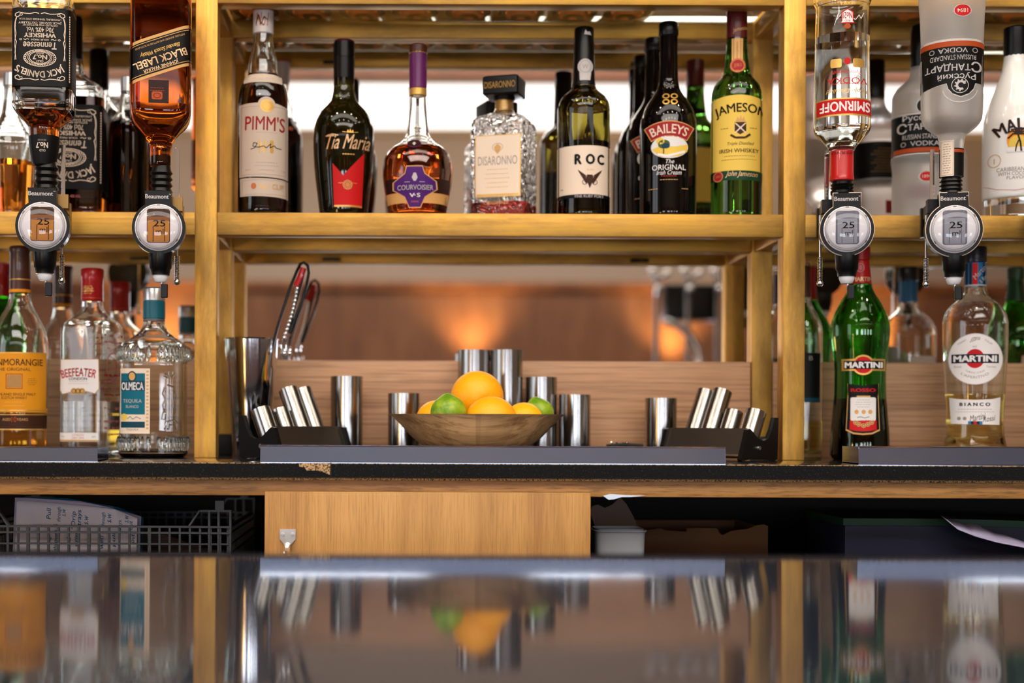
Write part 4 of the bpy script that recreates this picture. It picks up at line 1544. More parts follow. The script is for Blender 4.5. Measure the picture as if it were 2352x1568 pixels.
cv.text('C', 1377, 376, 16, 24, 'ink_black', 2, 0, 0, .06)
for sx in (-1, 1):
    for k in range(6):
        cv.poly([(1353 + sx * 4, 416 + k * 2), (1353 + sx * (27 - k * 3), 399 + k * 5), (1353 + sx * (23 - k * 3), 408 + k * 5)], 'ink_brown', 2)
cv.poly([(1347, 411), (1359, 411), (1361, 422), (1353, 442), (1345, 422)], 'ink_brown', 2)
for sx in (-1, 1):
    cv.ring(1353 + sx * 11, 428, 6, 6, 1.4, 'ink_brown', 2, n=14)
cv.text('RUBY', 1355, 400, 16, 4, 'ink_tan', 2)
cv.rect(1288, 441, 1294, 443, 'ink_grey', 2)
cv.rect(1394, 441, 1398, 443, 'ink_grey', 2)
cv.rect(1270, 455.5, 1410, 463, 'ink_black', 0)
cv.text('FINE RUBY PORT', 1352, 459.5, 64, 6, 'ink_silverink', 2)
b.label('label', cv)

# --- 6 irish cream, black (two of them)
def cream(cx, D, label, dy=0.0, dx=0.0, sc=1.0, lab=True):
    X = lambda x: cx + (x - 1533) * sc
    foot0 = by(2.268, ZS, 1533)
    foot = by(D, ZS, cx)
    Y = lambda y: foot - (foot0 - y) * sc
    b = Bottle('cream_liqueur_bottle', label, GS, cx, D, ZS,
               [(Y(y), w * sc) for y, w in [(84, 21), (130, 21), (186, 22), (206, 26), (219, 33), (232, 42), (252, 54), (275, 61.5), (298, 64), (340, 64.5), (480, 64), (foot0, 63)]])
    b.glass('glass_black', shell=False)
    b.part('cap', [(Y(54), 21.5 * sc), (Y(57), 22.3 * sc), (Y(83), 22.6 * sc), (Y(88), 21.4 * sc)], 'cap_black', rib=.03)
    if not lab:
        return b
    cv = Canvas()
    for sx in (-1, 1):
        for sy in (-1, 1):
            cv.ring(X(1537 + sx * 9), Y(238 + sy * 7.5), 8 * sc, 7 * sc, 3 * sc, 'ink_gold', 1, n=14)
    b.label('knot_emblem', cv)
    cv = Canvas()
    R0, a0 = 118, 27
    def band(r0, r1, a, m, l):
        A = [math.radians(-90 - a + 2 * a * k / 14) for k in range(15)]
        for u, v in zip(A, A[1:]):
            cv.poly([(X(1535 + r0 * math.cos(u)), Y(412 + r0 * math.sin(u))), (X(1535 + r0 * math.cos(v)), Y(412 + r0 * math.sin(v))),
                     (X(1535 + r1 * math.cos(v)), Y(412 + r1 * math.sin(v))), (X(1535 + r1 * math.cos(u)), Y(412 + r1 * math.sin(u)))], m, l)
    band(121, 85, 27.5, 'ink_tan', 0)
    band(119, 87, 26.5, 'ink_crimson', 1)
    cv.text('BAILEYS', X(1535), Y(309), 84 * sc, 21 * sc, 'ink_cream', 2, 0, 0, .015, arc=103 * sc)
    cv.ell(X(1536), Y(350), 41 * sc, 26 * sc, 'ink_skyc', 0)
    cv.poly([(X(1497), Y(354)), (X(1520), Y(346)), (X(1548), Y(350)), (X(1576), Y(344)), (X(1575), Y(360)), (X(1556), Y(372)), (X(1515), Y(372))], 'ink_yellow', 1)
    cv.ell(X(1524), Y(344), 13 * sc, 10 * sc, 'ink_leaf', 2)
    cv.ell(X(1516), Y(337), 9 * sc, 7 * sc, 'ink_yellow', 2)
    cv.ell(X(1528), Y(348), 9 * sc, 6 * sc, 'ink_tealdark', 3)
    cv.rect(X(1522), Y(352), X(1524.5), Y(366), 'ink_brown', 3)
    cv.line([(X(1510), Y(366)), (X(1530), Y(371)), (X(1552), Y(366)), (X(1570), Y(360))], 5 * sc, 'ink_white', 3)
    cv.text('The', X(1537), Y(383), 20 * sc, 9 * sc, 'ink_white', 2, 0, .3)
    cv.text('ORIGINAL', X(1535), Y(396), 74 * sc, 12 * sc, 'ink_white', 2)
    cv.text('Irish Cream', X(1536), Y(408), 54 * sc, 10 * sc, 'ink_white', 2, 0, .3)
    cv.lines(X(1535), Y(416), Y(416), 1, 44 * sc, 1, 'ink_crimson', 2, 2.0 * sc)
    cv.lines(X(1535), Y(424), Y(424), 1, 50 * sc, 1, 'ink_tan', 2, 1.2 * sc)
    cv.lines(X(1500), Y(444), Y(444), 1, 26 * sc, 1, 'ink_tan', 2, 1.2 * sc)
    cv.lines(X(1570), Y(444), Y(444), 1, 18 * sc, 1, 'ink_tan', 2, 1.2 * sc)
    b.label('label', cv)
    return b
cream(1533, 2.262, 'front black cream liqueur bottle with red arched name band and landscape picture')
cream(1500, 2.355, 'second black cream liqueur bottle hiding behind the front one', sc=2.262 / 2.355)

# --- 7 irish whiskey, green
D = 2.252
b = Bottle('whiskey_bottle', 'green whiskey bottle with dark red cap and yellow label at the right end', GS, 1690, D, ZS,
           [(88, 23), (94, 23.3), (120, 24.5), (149, 27.5), (170, 31), (181, 37), (190, 45), (199, 51), (212, 55.5), (228, 57.5), (480, 57.5), (by(2.252, ZS, 1690), 56.5)])
b.glass('glass_jgreen', shell=False)
b.liquid('glass_darkolive', 244, wall=.007, floor=.004) if False else None
b.part('cap', [(21, 22.6), (25, 23.6), (50, 23.2), (90, 23.6), (92, 23)], 'cap_wine')
cv = Canvas()
cv.text('Jameson', 1698, 73, 34, 12, 'ink_tan', 1, 14, .2, .0)
cv.build('cap_print', b.root, capfn(b, 23.8), 5, (1668, 1712), 12)
cv = Canvas()
cv.rect(1679, 94, 1703, 146, 'ink_tan', 0)
cv.rect(1683, 94, 1683.8, 146, 'ink_brown', 1)
cv.rect(1698, 94, 1698.8, 146, 'ink_brown', 1)
cv.text('JOHN JAMESON', 1691, 122, 40, 4, 'ink_brown', 1, 90)
cv.ell(1692, 157, 16.5, 17, 'ink_copper', 2)
cv.ell(1692, 157, 12.5, 13, 'ink_crimson', 3)
cv.text('JJ&S', 1692, 157, 17, 10, 'ink_copper', 4)
b.label('neck_label', cv, off=.0007)
cv = Canvas()
top_ = [(1628 + k * 8, 238 - 8 * math.sin(PI * min(max((k - 0) / 16, 0), 1))) for k in range(17)]
cv.poly(top_ + [(1756, 402), (1628, 400)], 'ink_yellow', 0)
cv.text('JAMESON', 1698, 262, 112, 27, 'ink_black', 2, 0, 0, .02, arc=190)
cv.poly([(1686, 292), (1711, 292), (1711, 312), (1698, 320), (1686, 312)], 'ink_brown', 2)
cv.line([(1687, 294), (1710, 316)], 2.6, 'ink_cream', 3)
cv.line([(1710, 294), (1687, 316)], 2.6, 'ink_cream', 3)
cv.poly([(1688, 291), (1692, 279), (1696, 286), (1699, 275), (1702, 286), (1706, 279), (1709, 291)], 'ink_tan', 2)
cv.line([(1677, 320), (1688, 327), (1709, 327), (1720, 319)], 5, 'ink_brown', 2)
cv.lines(1665, 305, 305, 1, 24, 1, 'ink_brown', 2, 1.2)
cv.lines(1727, 305, 305, 1, 20, 1, 'ink_brown', 2, 1.2)
cv.text('Triple Distilled', 1698, 341, 58, 9, 'ink_brown', 2, 0, .3)
cv.text('IRISH WHISKEY', 1696, 356, 86, 9, 'ink_black', 2, 0, 0, .01)
cv.lines(1697, 368, 376, 2, 88, 1, 'ink_brown', 2, .8)
b.label('label', cv)
cv = Canvas()
cv.poly([(1628, 401), (1756, 403), (1756, 424), (1628, 421)], 'ink_green', 0)
cv.ell(1650, 412, 11, 12, 'ink_copper', 1)
cv.ell(1650, 412, 8.5, 9.5, 'ink_crimson', 2)
cv.text('JJ&S', 1650, 412, 12, 7, 'ink_copper', 3)
cv.text('John Jameson', 1702, 410, 68, 15, 'ink_peach', 1, -2, .3)
b.label('lower_label', cv)
# back label, met in the mirror
def back_label(bt, y0, y1, m, hwf=.75, text=None, step=10):
    cv = Canvas()
    hw3 = bt.r(bt.z((y0 + y1) / 2)) * bt.S * hwf
    cv.rect(bt.cx - hw3, y0, bt.cx + hw3, y1, m, 0)
    if text:
        cv.lines(bt.cx, y0 + 6, y1 - 6, 9, hw3 * 1.7, 1, text, 1, 1)
    f0 = bt.fn()
    def f(x, y, l):
        v = f0(2 * bt.cxl - x, y, l)
        return Vector((v.x, -v.y, v.z))
    for v in cv.bm.verts:
        v.co.x += bt.cxl - bt.cx
    bm_fn = f
    o = cv.build('back_label', bt.root, bm_fn, step, None, 12)
    for p in o.data.polygons:
        pass
    o.data.flip_normals()
    return o
back_label(b, 260, 400, 'ink_yellow')

# ================================================================== WHISKY END, LEFT BAY
def jd_art(k=1.0):
    """label artwork, upright, centred on (0, 0), y down; 120 x 175 units"""
    c = Canvas()
    m = 'ink_cream'
    c.text("JACK DANIEL'S", 0, -57, 108, 20, m, 2, 0, 0, .025, arc=95)
    c.ring(0, -22, 36, 19.5, 1.4, m, 2)
    for q in range(26):
        a = 2 * PI * q / 26
        c.ring(33 * math.cos(a), -22 + 17.4 * math.sin(a), 3.2, 2.4, .9, m, 2, n=8)
    c.ring(0, -21, 27, 16, 1.2, m, 2)
    c.ring(0, -21, 23.5, 14, 1.4, m, 2)
    c.text('OLD', 0, -29.5, 16, 5, m, 2, 0, 0, .03)
    c.text('No.7', 0, -20, 32, 11, m, 2, 0, 0, .04)
    c.text('BRAND', 0, -11.5, 17, 3.6, m, 2)
    c.text('Tennessee', 0, 6, 74, 16, m, 2, 0, .1, .02)
    c.text('SOUR MASH', 0, 19, 38, 4, m, 2)
    for sx in (-1, 1):
        c.line([(sx * 24, 19), (sx * 28, 20.5), (sx * 32, 18), (sx * 36, 20)], 1.4, m, 2)
    c.text('WHISKEY', 0, 29, 70, 10, m, 2, 0, 0, .04)
    c.text('70cl 40% Vol.', 0, 41.5, 60, 11, m, 2)
    c.text('DISTILLED AND BOTTLED BY', 0, 51.5, 76, 4, m, 2)
    c.text('JACK DANIEL DISTILLERY', 0, 57.5, 94, 6, m, 2, 0, 0, .02)
    c.text('LYNCHBURG, TENNESSEE 37352 U.S.A.', 0, 65, 92, 4.6, m, 2)
    for sx in (-1, 1):
        for y0, sg in ((-68, -1), (76, 1)):
            c.line([(sx * x, y0 + sg * y) for x, y in ((2, 2), (10, 4), (22, 1), (34, 1.5), (46, 4), (53, 1), (54, -4), (48, -7), (44, -3))], 1.6, m, 2)
            c.ring(sx * 41, y0 - sg * 1, 3.4, 3, 1, m, 2, n=10)
        c.line([(sx * x, y) for x, y in ((52, -27), (54, -10), (53, 4), (51, 14), (54, 20), (52, 32), (54, 45), (53, 60), (50, 70))], 1.5, m, 2)
        c.line([(sx * x, y) for x, y in ((55, -27), (53, -8), (55, 6), (54, 22), (55, 40), (55, 56), (52, 68))], .8, m, 2)
        c.ring(sx * 42, 19, 3, 2.2, .9, m, 2, n=8)
        for q in range(28):
            c.rect(sx * 63 - .9, -74 + q * 5.4, sx * 63 + .9, -74 + q * 5.4 + 3.8, m, 2)
    return c

def wrap_band(bt, y0, y1, m, off=.0003, name='label_band'):
    return bt.sleeve(name, y0, y1, m, off)

# inverted square bottle on the first optic
D = 2.089
b = Bottle('whiskey_bottle', 'square whiskey bottle with black label hanging upside down at the far left', GI, 100, D, zr(384, D, 100),
           [(2, 62, 7), (8, 66, 7), (30, 67.5, 7), (36, 66.5, 7), (213, 66.5, 7), (220, 67.5, 7), (250, 67.5, 7), (260, 64, 6), (275, 50, 5), (290, 37, 3), (296, 34, 2), (318, 34, 2), (345, 32, 2), (372, 27, 2), (384, 24, 2)], e=7, phi=-7, cxl=92)
b.glass('glass_clear', y1=384)
b.liquid('liq_whisky', 262, 384)
b.sleeve('label_band', 38, 213, 'ink_black', .0004)
cv = jd_art().xform(lambda x, y: (90 - x * 1.0, 128 - y * 1.0))
b.label('label', cv, off=.0007)
b.sleeve('neck_band', 315, 380, 'ink_black', .0005)
cv = Canvas()
cv.text('No.7', 91, 339, 26, 13, 'ink_cream', 1, 180, 0, .03)
cv.text('OLD', 92, 351, 13, 5, 'ink_cream', 1, 180)
cv.text('BRAND', 91, 328, 18, 4, 'ink_grey', 1, 180)
b.label('neck_label', cv, off=.0008, k=1)

# inverted slanted-label whisky
b = Bottle('whisky_bottle', 'tall amber whisky bottle with slanted black label hanging upside down', GI, 367, D, zr(384, D, 367),
           [(-60, 66, 5), (-50, 69, 5), (250, 69.5, 5), (268, 68.5, 4.5), (285, 62, 4), (308, 42, 3), (325, 30, 2.2), (340, 25, 2), (384, 23.5, 2)], e=5, phi=0, cxl=366)
b.glass('glass_jw', shell=False)
def slant(x): return (x - 366) * -.37
cv = Canvas()
def sp(x, y): return (x, y + slant(x))
def sband(y0, y1, m, l): cv.poly([sp(290, y0), sp(440, y0), sp(440, y1), sp(290, y1)], m, l)
sband(94, 186, 'ink_tan', 0)
sband(101, 179, 'ink_black', 1)
sband(104, 105.4, 'ink_tan', 2)
sband(174, 175.4, 'ink_tan', 2)
T_ = 180 + math.degrees(math.atan(.37))
cv.text('BLACK LABEL', 365, 152, 124, 17, 'ink_peach', 2, T_, 0, .02)
cv.text('JOHNNIE WALKER', 366, 168, 82, 10, 'ink_peach', 2, T_)
cv.text('Blended Scotch Whisky', 364, 131, 92, 12, 'ink_gold', 2, T_, .3)
cv.text('DISTILLED, BLENDED AND BOTTLED IN SCOTLAND', 364, 113, 116, 4.6, 'ink_tan', 2, T_)
b.label('label', cv)
cv = Canvas()
cv.rect(342, 0, 396, 8, 'ink_brown', 0)
cv.rect(322, 2, 400, 9, 'ink_tan', 0)
cv.ring(357, 0, 11, 8, 1.6, 'ink_gold', 1)
cv.text('12', 357, -1, 10, 8, 'ink_gold', 2, 180)
b.label('upper_label', cv)
cv = Canvas()
cv.rect(339, 200, 384, 252, 'ink_darkbrown', 0)
cv.rrect(346, 226, 370, 244, 4, 'ink_rust', 1)
cv.ring(358, 235, 8, 6, 1.2, 'ink_brown', 2)
cv.lines(358, 218, 224, 2, 36, 1, 'ink_rust', 1, .9)
b.label('small_label', cv)

# upright big square bottle on the shelf behind
D = 2.31
b = Bottle('whiskey_bottle', 'big square whiskey bottle standing on the shelf with its black label upside down', GS, 163, D, ZS,
           [(120, 25, 2), (140, 25, 2), (165, 27, 2), (182, 40, 3), (200, 62, 5), (212, 74, 7), (222, 78, 7), (236, 78, 7), (470, 78, 7), (by(2.31, ZS, 163), 76, 7)], e=7, phi=-6, cxl=152)
b.glass('glass_clear')
b.liquid('liq_whisky', 236)
b.part('cap', [(40, 23), (44, 24), (100, 24), (138, 25.5)], 'cap_black')
b.sleeve('label_band', 256, 446, 'ink_black', .0004)
cv = jd_art().xform(lambda x, y: (152 - x * 1.12, 352 - y * 1.07))
b.label('label', cv, off=.0007)
cv = Canvas()
cv.text('750ML 40% VOL', 160, 462, 40, 6, 'ink_pink', 1)
b.label('lower_print', cv, off=.0007)
# whisky farther along the shelf, half hidden
D = 2.335
b = Bottle('whisky_bottle', 'dark red-brown whisky bottle on the shelf half hidden by the hanging amber bottle', GS, 294, D, ZS,
           [(200, 18), (214, 19), (240, 22), (262, 28), (276, 38), (290, 44), (310, 45), (by(2.335, ZS, 294), 44)])
b.glass('glass_clear')
b.liquid('liq_dark', 284)
b.part('cap', [(178, 18.5), (214, 19.6)], 'cap_silver')
# low amber bottle at the very edge of the picture
D = 2.31
b = Bottle('whisky_bottle', 'round pale bottle with a little amber whisky at the far left edge of the shelf', GS, 24, D, ZS,
           [(190, 17), (230, 18), (262, 22), (290, 34), (315, 46), (345, 50), (420, 48), (by(2.31, ZS, 24), 42)])
b.glass('glass_clear')
b.liquid('liq_amber', 372)
b.part('cap', [(168, 17.5), (200, 18.6)], 'cap_silver')

# ================================================================== VODKA END, RIGHT BAY
D = 2.089
b = Bottle('vodka_bottle', 'clear vodka bottle with red band and red cap hanging upside down', GI, 1932, D, zr(416, D, 1932),
           [(-30, 62), (0, 64.5), (8, 63), (18, 59), (60, 60), (150, 61), (230, 62.5), (275, 63.5), (298, 63), (306, 60), (320, 47), (332, 37), (338, 32), (347, 28), (352, 24)])
b.glass('glass_clear', y1=352)
b.liquid('liq_clear', 88, 350)
b.part('cap', [(346, 26), (349, 26.6), (404, 26.4), (406, 27.4), (415, 27.4), (417, 26)], 'cap_red')
cv = Canvas()
cv.text('SMIRNOFF', 1928, 355, 62, 7, 'ink_darkred', 1, 180)
cv.build('cap_print', b.root, capfn(b, 26.6), 5, (1908, 1956), 10)
cv = Canvas()
cv.rect(1875, 238, 2000, 278, 'ink_gold', 0)
cv.rect(1877, 241, 2000, 274, 'ink_red', 1)
cv.text('SMIRNOFF', 1938, 257, 108, 23, 'ink_white', 2, 180, 0, .03)
b.label('label', cv)
cv = Canvas()
cv.text('VODKA', 1943, 199, 86, 14, 'ink_red', 1, 180)
cv.lines(1945, 206, 206, 1, 84, 1, 'ink_red', 1, 1.4)
cv.text('Pierre Smirnoff', 1942, 180, 62, 9, 'ink_red', 1, 180, .3)
cv.text('Triple Distilled', 1944, 221, 90, 12, 'ink_gold', 1, 180, .3)
cv.ell(1943, 155, 7, 8, 'ink_red', 1)
cv.poly([(1938, 162), (1948, 162), (1943, 150)], 'ink_red', 1)
for sx in (-1, 1):
    cv.rrect(1943 + sx * 24 - 12, 149, 1943 + sx * 24 + 12, 169, 4, 'ink_gold', 1)
pts = [(1930, 44), (1943, 36), (1956, 44), (1956, 66), (1959, 70), (1927, 70), (1930, 66)]
cv.poly(pts, 'ink_red', 1)
cv.poly([(1943 + (x - 1943) * .84, 54 + (y - 54) * .86) for x, y in pts], 'ink_white', 2)
cv.text('No21', 1943, 52, 20, 15, 'ink_red', 3, 180, 0, .02)
cv.text('RED', 1943, 64, 12, 4, 'ink_red', 3, 180)
cv.line([(1915, 72), (1924, 44), (1920, 60), (1930, 48), (1938, 58)], 1.2, 'ink_white', 0)
cv.line([(1950, 52), (1960, 62), (1968, 50), (1972, 58), (1978, 44)], 1.2, 'ink_white', 0)
cv.ell(1943, 76, 7, 6, 'ink_rust', 1)
cv.text('VODKA', 1943, 24, 32, 6, 'ink_gold', 1, 180)
b.label('print', cv)

def russ_art(cx, X, Y, rot, c, sc=1.0):
    """name band: X/Y map label units (0,0 centre; y down when upright) to picture"""
    def txt(t, x, y, w, h, m, **k):
        c.text(t, X(x), Y(y), w * sc, h * sc, m, 3, rot, 0, k.get('b', 0))
    txt('Русский', -6, -30, 80, 17, 'ink_silverink', b=.015)
    txt('С', -47, -9, 22, 24, 'ink_silverink', b=.02)
    txt('ТАНДАРТ', 13, -9, 96, 18, 'ink_silverink', b=.02)
    txt('RUSSIAN STANDARD', 2, 12, 96, 11, 'ink_silverink', b=.01)
    txt('VODKA', 2, 28, 62, 11, 'ink_silverink', b=.01)
    for x in (-44, 46):
        c.ring(X(x), Y(28), 6 * sc, 6 * sc, 2, 'ink_grey', 3, n=12)

def russ_prof(Y, sc):
    return None

# inverted frosted vodka
b = Bottle('vodka_bottle', 'frosted vodka bottle with black band label hanging upside down', GI, 2184, D, zr(408, D, 2184),
           [(-60, 74), (0, 73), (40, 70), (90, 68), (104, 67.4), (108, 68.6), (217, 67), (222, 67.6), (262, 66.6), (276, 65), (288, 59), (298, 49), (306, 39), (312, 31), (325, 28), (345, 26), (408, 25.4)])
b.glass('glass_frost', shell=False)
cv = Canvas()
cv.rect(2108, 106, 2262, 113, 'ink_silverink', 0)
cv.poly([(2108, 112), (2262, 110), (2262, 123), (2108, 132)] if False else [(2108, 111), (2262, 111), (2262, 123), (2108, 123)], 'ink_rust', 1)
pts = [(2108, 122), (2262, 122), (2262, 205), (2233, 205), (2229, 218), (2220, 229), (2203, 236), (2186, 229), (2177, 218), (2173, 205), (2108, 217)]
cv.poly([(2203 + (x - 2203) * 1.03, 170 + (y - 170) * 1.045) for x, y in pts], 'ink_silverink', 0)
cv.poly(pts, 'ink_black', 1)
russ_art(2184, lambda x: 2188 - x, lambda y: 160 - y, 180, cv)
cv.ell(2201, 211, 18, 18, 'ink_silverink', 3)
cv.ell(2201, 211, 16.5, 16.5, 'ink_black', 4)
cv.ring(2203, 211, 11, 11, 5, 'ink_silverink', 5, 60, 340, 20)
for a in range(80, 330, 36):
    cv.line([(2203 + 7 * math.cos(math.radians(a)), 211 + 7 * math.sin(math.radians(a))), (2203 + 14 * math.cos(math.radians(a + 22)), 211 + 14 * math.sin(math.radians(a + 22)))], 2.6, 'ink_silverink', 5)
b.label('label', cv)
cv = Canvas()
cv.rect(2118, 142, 2121, 192, 'ink_grey', 0)
for q in range(14):
    cv.rect(2117, 144 + q * 3.4, 2122, 145.6 + q * 3.4, 'ink_silverink', 1)
b.label('barcode', cv, off=.0012)
cv = Canvas()
cv.ell(2206, 43, 19, 14, 'ink_silverink', 0)
cv.ell(2206, 43, 17, 12.5, 'ink_red', 1)
cv.text('1894', 2206, 43, 22, 9, 'ink_cream', 2, 180)
cv.line([(2176, 30), (2190, 26), (2204, 27)], 1.4, 'ink_tan', 1)
b.label('seal', cv)
cv = Canvas()
cv.ring(2201, 214, 38, 36, 2.4, 'ink_silverink', 0, 12, 168, 24)
b.label('moulded_arc', cv, off=.0006)
b.sleeve('neck_band', 344, 407, 'ink_black', .0006)
b.sleeve('neck_stripe', 347, 354, 'ink_rust', .0009)
cv = Canvas()
cv.rrect(2162, 327, 2189, 408, 2, 'ink_cream', 0)
cv.frame(2163.5, 329, 2187.5, 406, .8, 'ink_grey', 1)
cv.text('DUTY STAMP', 2171, 366, 60, 4, 'ink_grey', 1, 90) if False else cv.lines(2175, 336, 400, 13, 16, 1, 'ink_grey', 1, 1.6)
b.label('tax_strip', cv, off=.0016)

# upright frosted vodka on the shelf
D = 2.3
cx_ = 2114
b = Bottle('vodka_bottle', 'frosted vodka bottle with black band label standing on the shelf', GS, cx_, D, ZS,
           [(150, 23), (170, 25), (179, 28), (191, 37), (204, 53), (214, 60), (224, 64), (262, 65), (268, 66), (272, 65), (362, 64), (368, 66), (400, 63), (450, 64), (by(2.3, ZS, cx_), 63)])
b.glass('glass_frost', shell=False)
b.part('cap', [(59, 22.6), (62, 23.6), (154, 24), (157, 23.4)], 'cap_black')
b.sleeve('label_back', 274, 364, 'ink_black', .0004)
cv = Canvas()
cv.rect(2046, 350, 2184, 360, 'ink_rust', 1)
cv.rect(2046, 362, 2184, 365, 'ink_silverink', 1)
cv.rect(2046, 272, 2184, 275, 'ink_silverink', 1)
russ_art(cx_, lambda x: 2120 + x * .98, lambda y: 313 + y * .98, 0, cv, .98)
cv.ell(2120, 256, 17, 17, 'ink_silverink', 1)
cv.ell(2120, 256, 15, 15, 'ink_black', 2)
b.label('label', cv, off=.0008)
cv = Canvas()
cv.ell(2124, 415, 16, 12, 'ink_silverink', 0)
cv.ell(2126, 415, 14, 10.5, 'ink_red', 1)
cv.text('1894', 2126, 415, 18, 7, 'ink_cream', 2)
b.label('seal', cv)
o = back_label(b, 285, 354, 'ink_black', .85, 'ink_tan')
back_label(b, 420, 452, 'ink_crimson', .24)

# coconut rum, white
D = 2.25
b = Bottle('rum_bottle', 'white rum bottle with black cap and sunset palm picture at the right edge', GS, 2331, D, ZS,
           [(128, 26, 2), (140, 26.5), (160, 30), (179, 35), (204, 44), (230, 54), (255, 63), (287, 70), (320, 72), (440, 72), (by(2.25, ZS, 2331), 70)])
b.glass('white_gloss', y1=462, shell=False)
b.glass('glass_clear', y0=462.5, name='glass_foot', shell=False)
b.part('cap', [(64, 25.6), (67, 26.8), (130, 26.6), (134, 26)], 'cap_black', rib=.02)
cv = Canvas()
cv.text('MALIBU', 2343, 298, 116, 28, 'ink_darkbrown', 2, 0, 0, .03, arc=92)
cv.ell(2337, 334, 24, 27, 'ink_sun', 1)
cv.ell(2337, 342, 20, 18, 'ink_yellow', 2)
cv.rect(2314, 350, 2360, 361, 'ink_white', 3)
cv.line([(2343, 360), (2341, 340), (2336, 322)], 4, 'ink_darkbrown', 4)
cv.line([(2331, 360), (2333, 346), (2338, 334)], 3, 'ink_darkbrown', 4)
for a, L in ((200, 26), (225, 22), (255, 20), (290, 20), (320, 24), (345, 28), (170, 22), (15, 24)):
    r_ = math.radians(a)
    p1 = (2337 + L * .5 * math.cos(r_), 321 + L * .5 * math.sin(r_) - 3)
    cv.line([(2337, 321), p1, (2337 + L * math.cos(r_), 321 + L * math.sin(r_) + 5)], 3.6, 'ink_darkbrown', 5)
b.label('print', cv)
cv = Canvas()
cv.ring(2287, 377, 14, 15, 1.4, 'ink_tan', 1)
cv.line([(2287, 384), (2287, 372)], 1.6, 'ink_tan', 1)
b.label('stamp_print', cv)
cv = Canvas()
cv.text('CARIBBEAN RUM', 2334, 399, 84, 9, 'ink_grey', 2)
cv.text('WITH COCONUT', 2334, 409, 78, 8, 'ink_grey', 2)
cv.text('FLAVOUR', 2338, 418, 50, 7, 'ink_grey', 2)
cv.line([(2262, 430), (2290, 442), (2331, 447), (2400, 438)], 1, 'ink_pink', 1)
b.label('lower_print', cv)

# ================================================================== BOTTLES ON THE WORKTOP
# 14 malt whisky, orange label
D = 2.27
b = Bottle('whisky_bottle', 'malt whisky bottle with brown cap and orange label at the left edge', GW, 46, D, ZW,
           [(672, 23.6), (690, 26), (706, 31), (722, 40), (740, 49), (755, 56), (770, 60.5), (788, 64), (820, 66.5), (885, 65), (950, 62), (1023, 59.5), (by(2.27, ZW, 46), 60)])
b.glass('glass_clear')
b.liquid('liq_gold', 938)
b.part('cap', [(566, 24), (570, 25), (580, 24.6), (583, 23.6), (645, 23.6), (676, 24.4)], 'cap_brown')
b.part('gold_band', [(640, 24), (643, 24.4), (646, 24)], 'ink_gold')
b.part('gold_collar', [(664, 24.6), (674, 24.8)], 'ink_sun')
cv = Canvas()
cv.rect(-30, 811, 104, 947, 'ink_orange', 0)
cv.rect(-30, 812, 104, 814, 'ink_gold', 1)
cv.text('GLENMORANGIE', 32, 834, 128, 15, 'ink_brown', 2, 0, 0, .01)
cv.text('THE ORIGINAL', 32, 850, 76, 7, 'ink_brown', 2)
cv.frame(16, 860, 52, 894, 1.6, 'ink_rust', 1)
cv.rect(19, 863, 49, 891, 'ink_tan', 1)
for q in range(6):
    cv.frame(20 + q * 2.4, 864 + q * 2.3, 48 - q * 2.4, 890 - q * 2.3, .7, 'ink_brown', 2)
cv.lines(73, 871, 884, 4, 22, 1, 'ink_brown', 2, .7)
cv.lines(-6, 871, 884, 4, 20, 1, 'ink_brown', 2, .7)
cv.text('HIGHLAND SINGLE MALT', 34, 906, 94, 6, 'ink_brown', 2)
cv.text('SCOTCH WHISKY', 34, 914, 56, 6, 'ink_brown', 2)
cv.lines(34, 924, 932, 2, 50, 1, 'ink_yellow', 2, .8)
cv.rect(-30, 941, 104, 944, 'ink_gold', 2)
b.label('label', cv)
cv = Canvas()
cv.rect(-30, 950, 106, 987, 'ink_brown', 0)
cv.rect(-30, 951, 106, 953, 'ink_gold', 1)
cv.rect(-30, 984, 106, 987, 'ink_gold', 1)
cv.text('AGED', 18, 963, 18, 6, 'ink_tan', 2)
cv.text('10', 34, 963, 11, 12, 'ink_rust', 2, 0, 0, .02)
cv.text('YEARS', 52, 963, 24, 6, 'ink_tan', 2)
b.label('lower_label', cv)
# 15 gin
D = 2.3
b = Bottle('gin_bottle', 'square clear gin bottle with red cap and white label with red lettering', GW, 212, D, ZW,
           [(690, 24, 2), (708, 25, 2), (720, 30, 3), (730, 38, 4), (742, 50, 6), (752, 54, 9), (765, 55, 10), (1040, 55, 10), (by(2.3, ZW, 212), 54, 10)], e=10, phi=-31, cxl=187)
b.glass('glass_clear', wall=.004)
b.liquid('liq_clear', 922, wall=.0037)
b.part('cap', [(617, 25), (620, 26), (645, 26), (647, 25.2), (690, 25.6), (693, 25)], 'cap_red')
b.part('cap_ring', [(644, 25.6), (647.5, 25.6)], 'ink_white')
b.part('gold_lines', [(684, 25.9), (687, 25.9)], 'ink_gold')
cv = Canvas()
cv.text('GIN', 214, 667, 22, 12, 'ink_gold', 1)
cv.lines(214, 659, 676, 4, 30, 1, 'ink_gold', 1, 1)
cv.build('cap_print', b.root, capfn(b, 26), 5, (188, 238), 10)
cv = Canvas()
pts = [(146, 828), (228, 828), (229, 894), (222, 904), (205, 899), (170, 900), (150, 905), (145, 896)]
cv.poly([(187 + (x - 187) * 1.03, 866 + (y - 866) * 1.03) for x, y in pts], 'ink_tan', 0)
cv.poly(pts, 'ink_white', 1)
cv.text('BEEFEATER', 186, 856, 79, 19, 'ink_red', 3, 0, 0, .02, arc=150)
cv.text('LONDON', 185, 871, 40, 6, 'ink_black', 3, 0, 0, .02)
cv.lines(187, 877, 882, 2, 54, 1, 'ink_grey', 3, .7)
for x in (176, 185, 194):
    cv.ell(x, 899, 7, 7, 'ink_tan', 3)
    cv.ring(x, 899, 5, 5, 1, 'ink_brown', 4, n=12)
b.label('label', cv, off=.0005)
cv = Canvas()
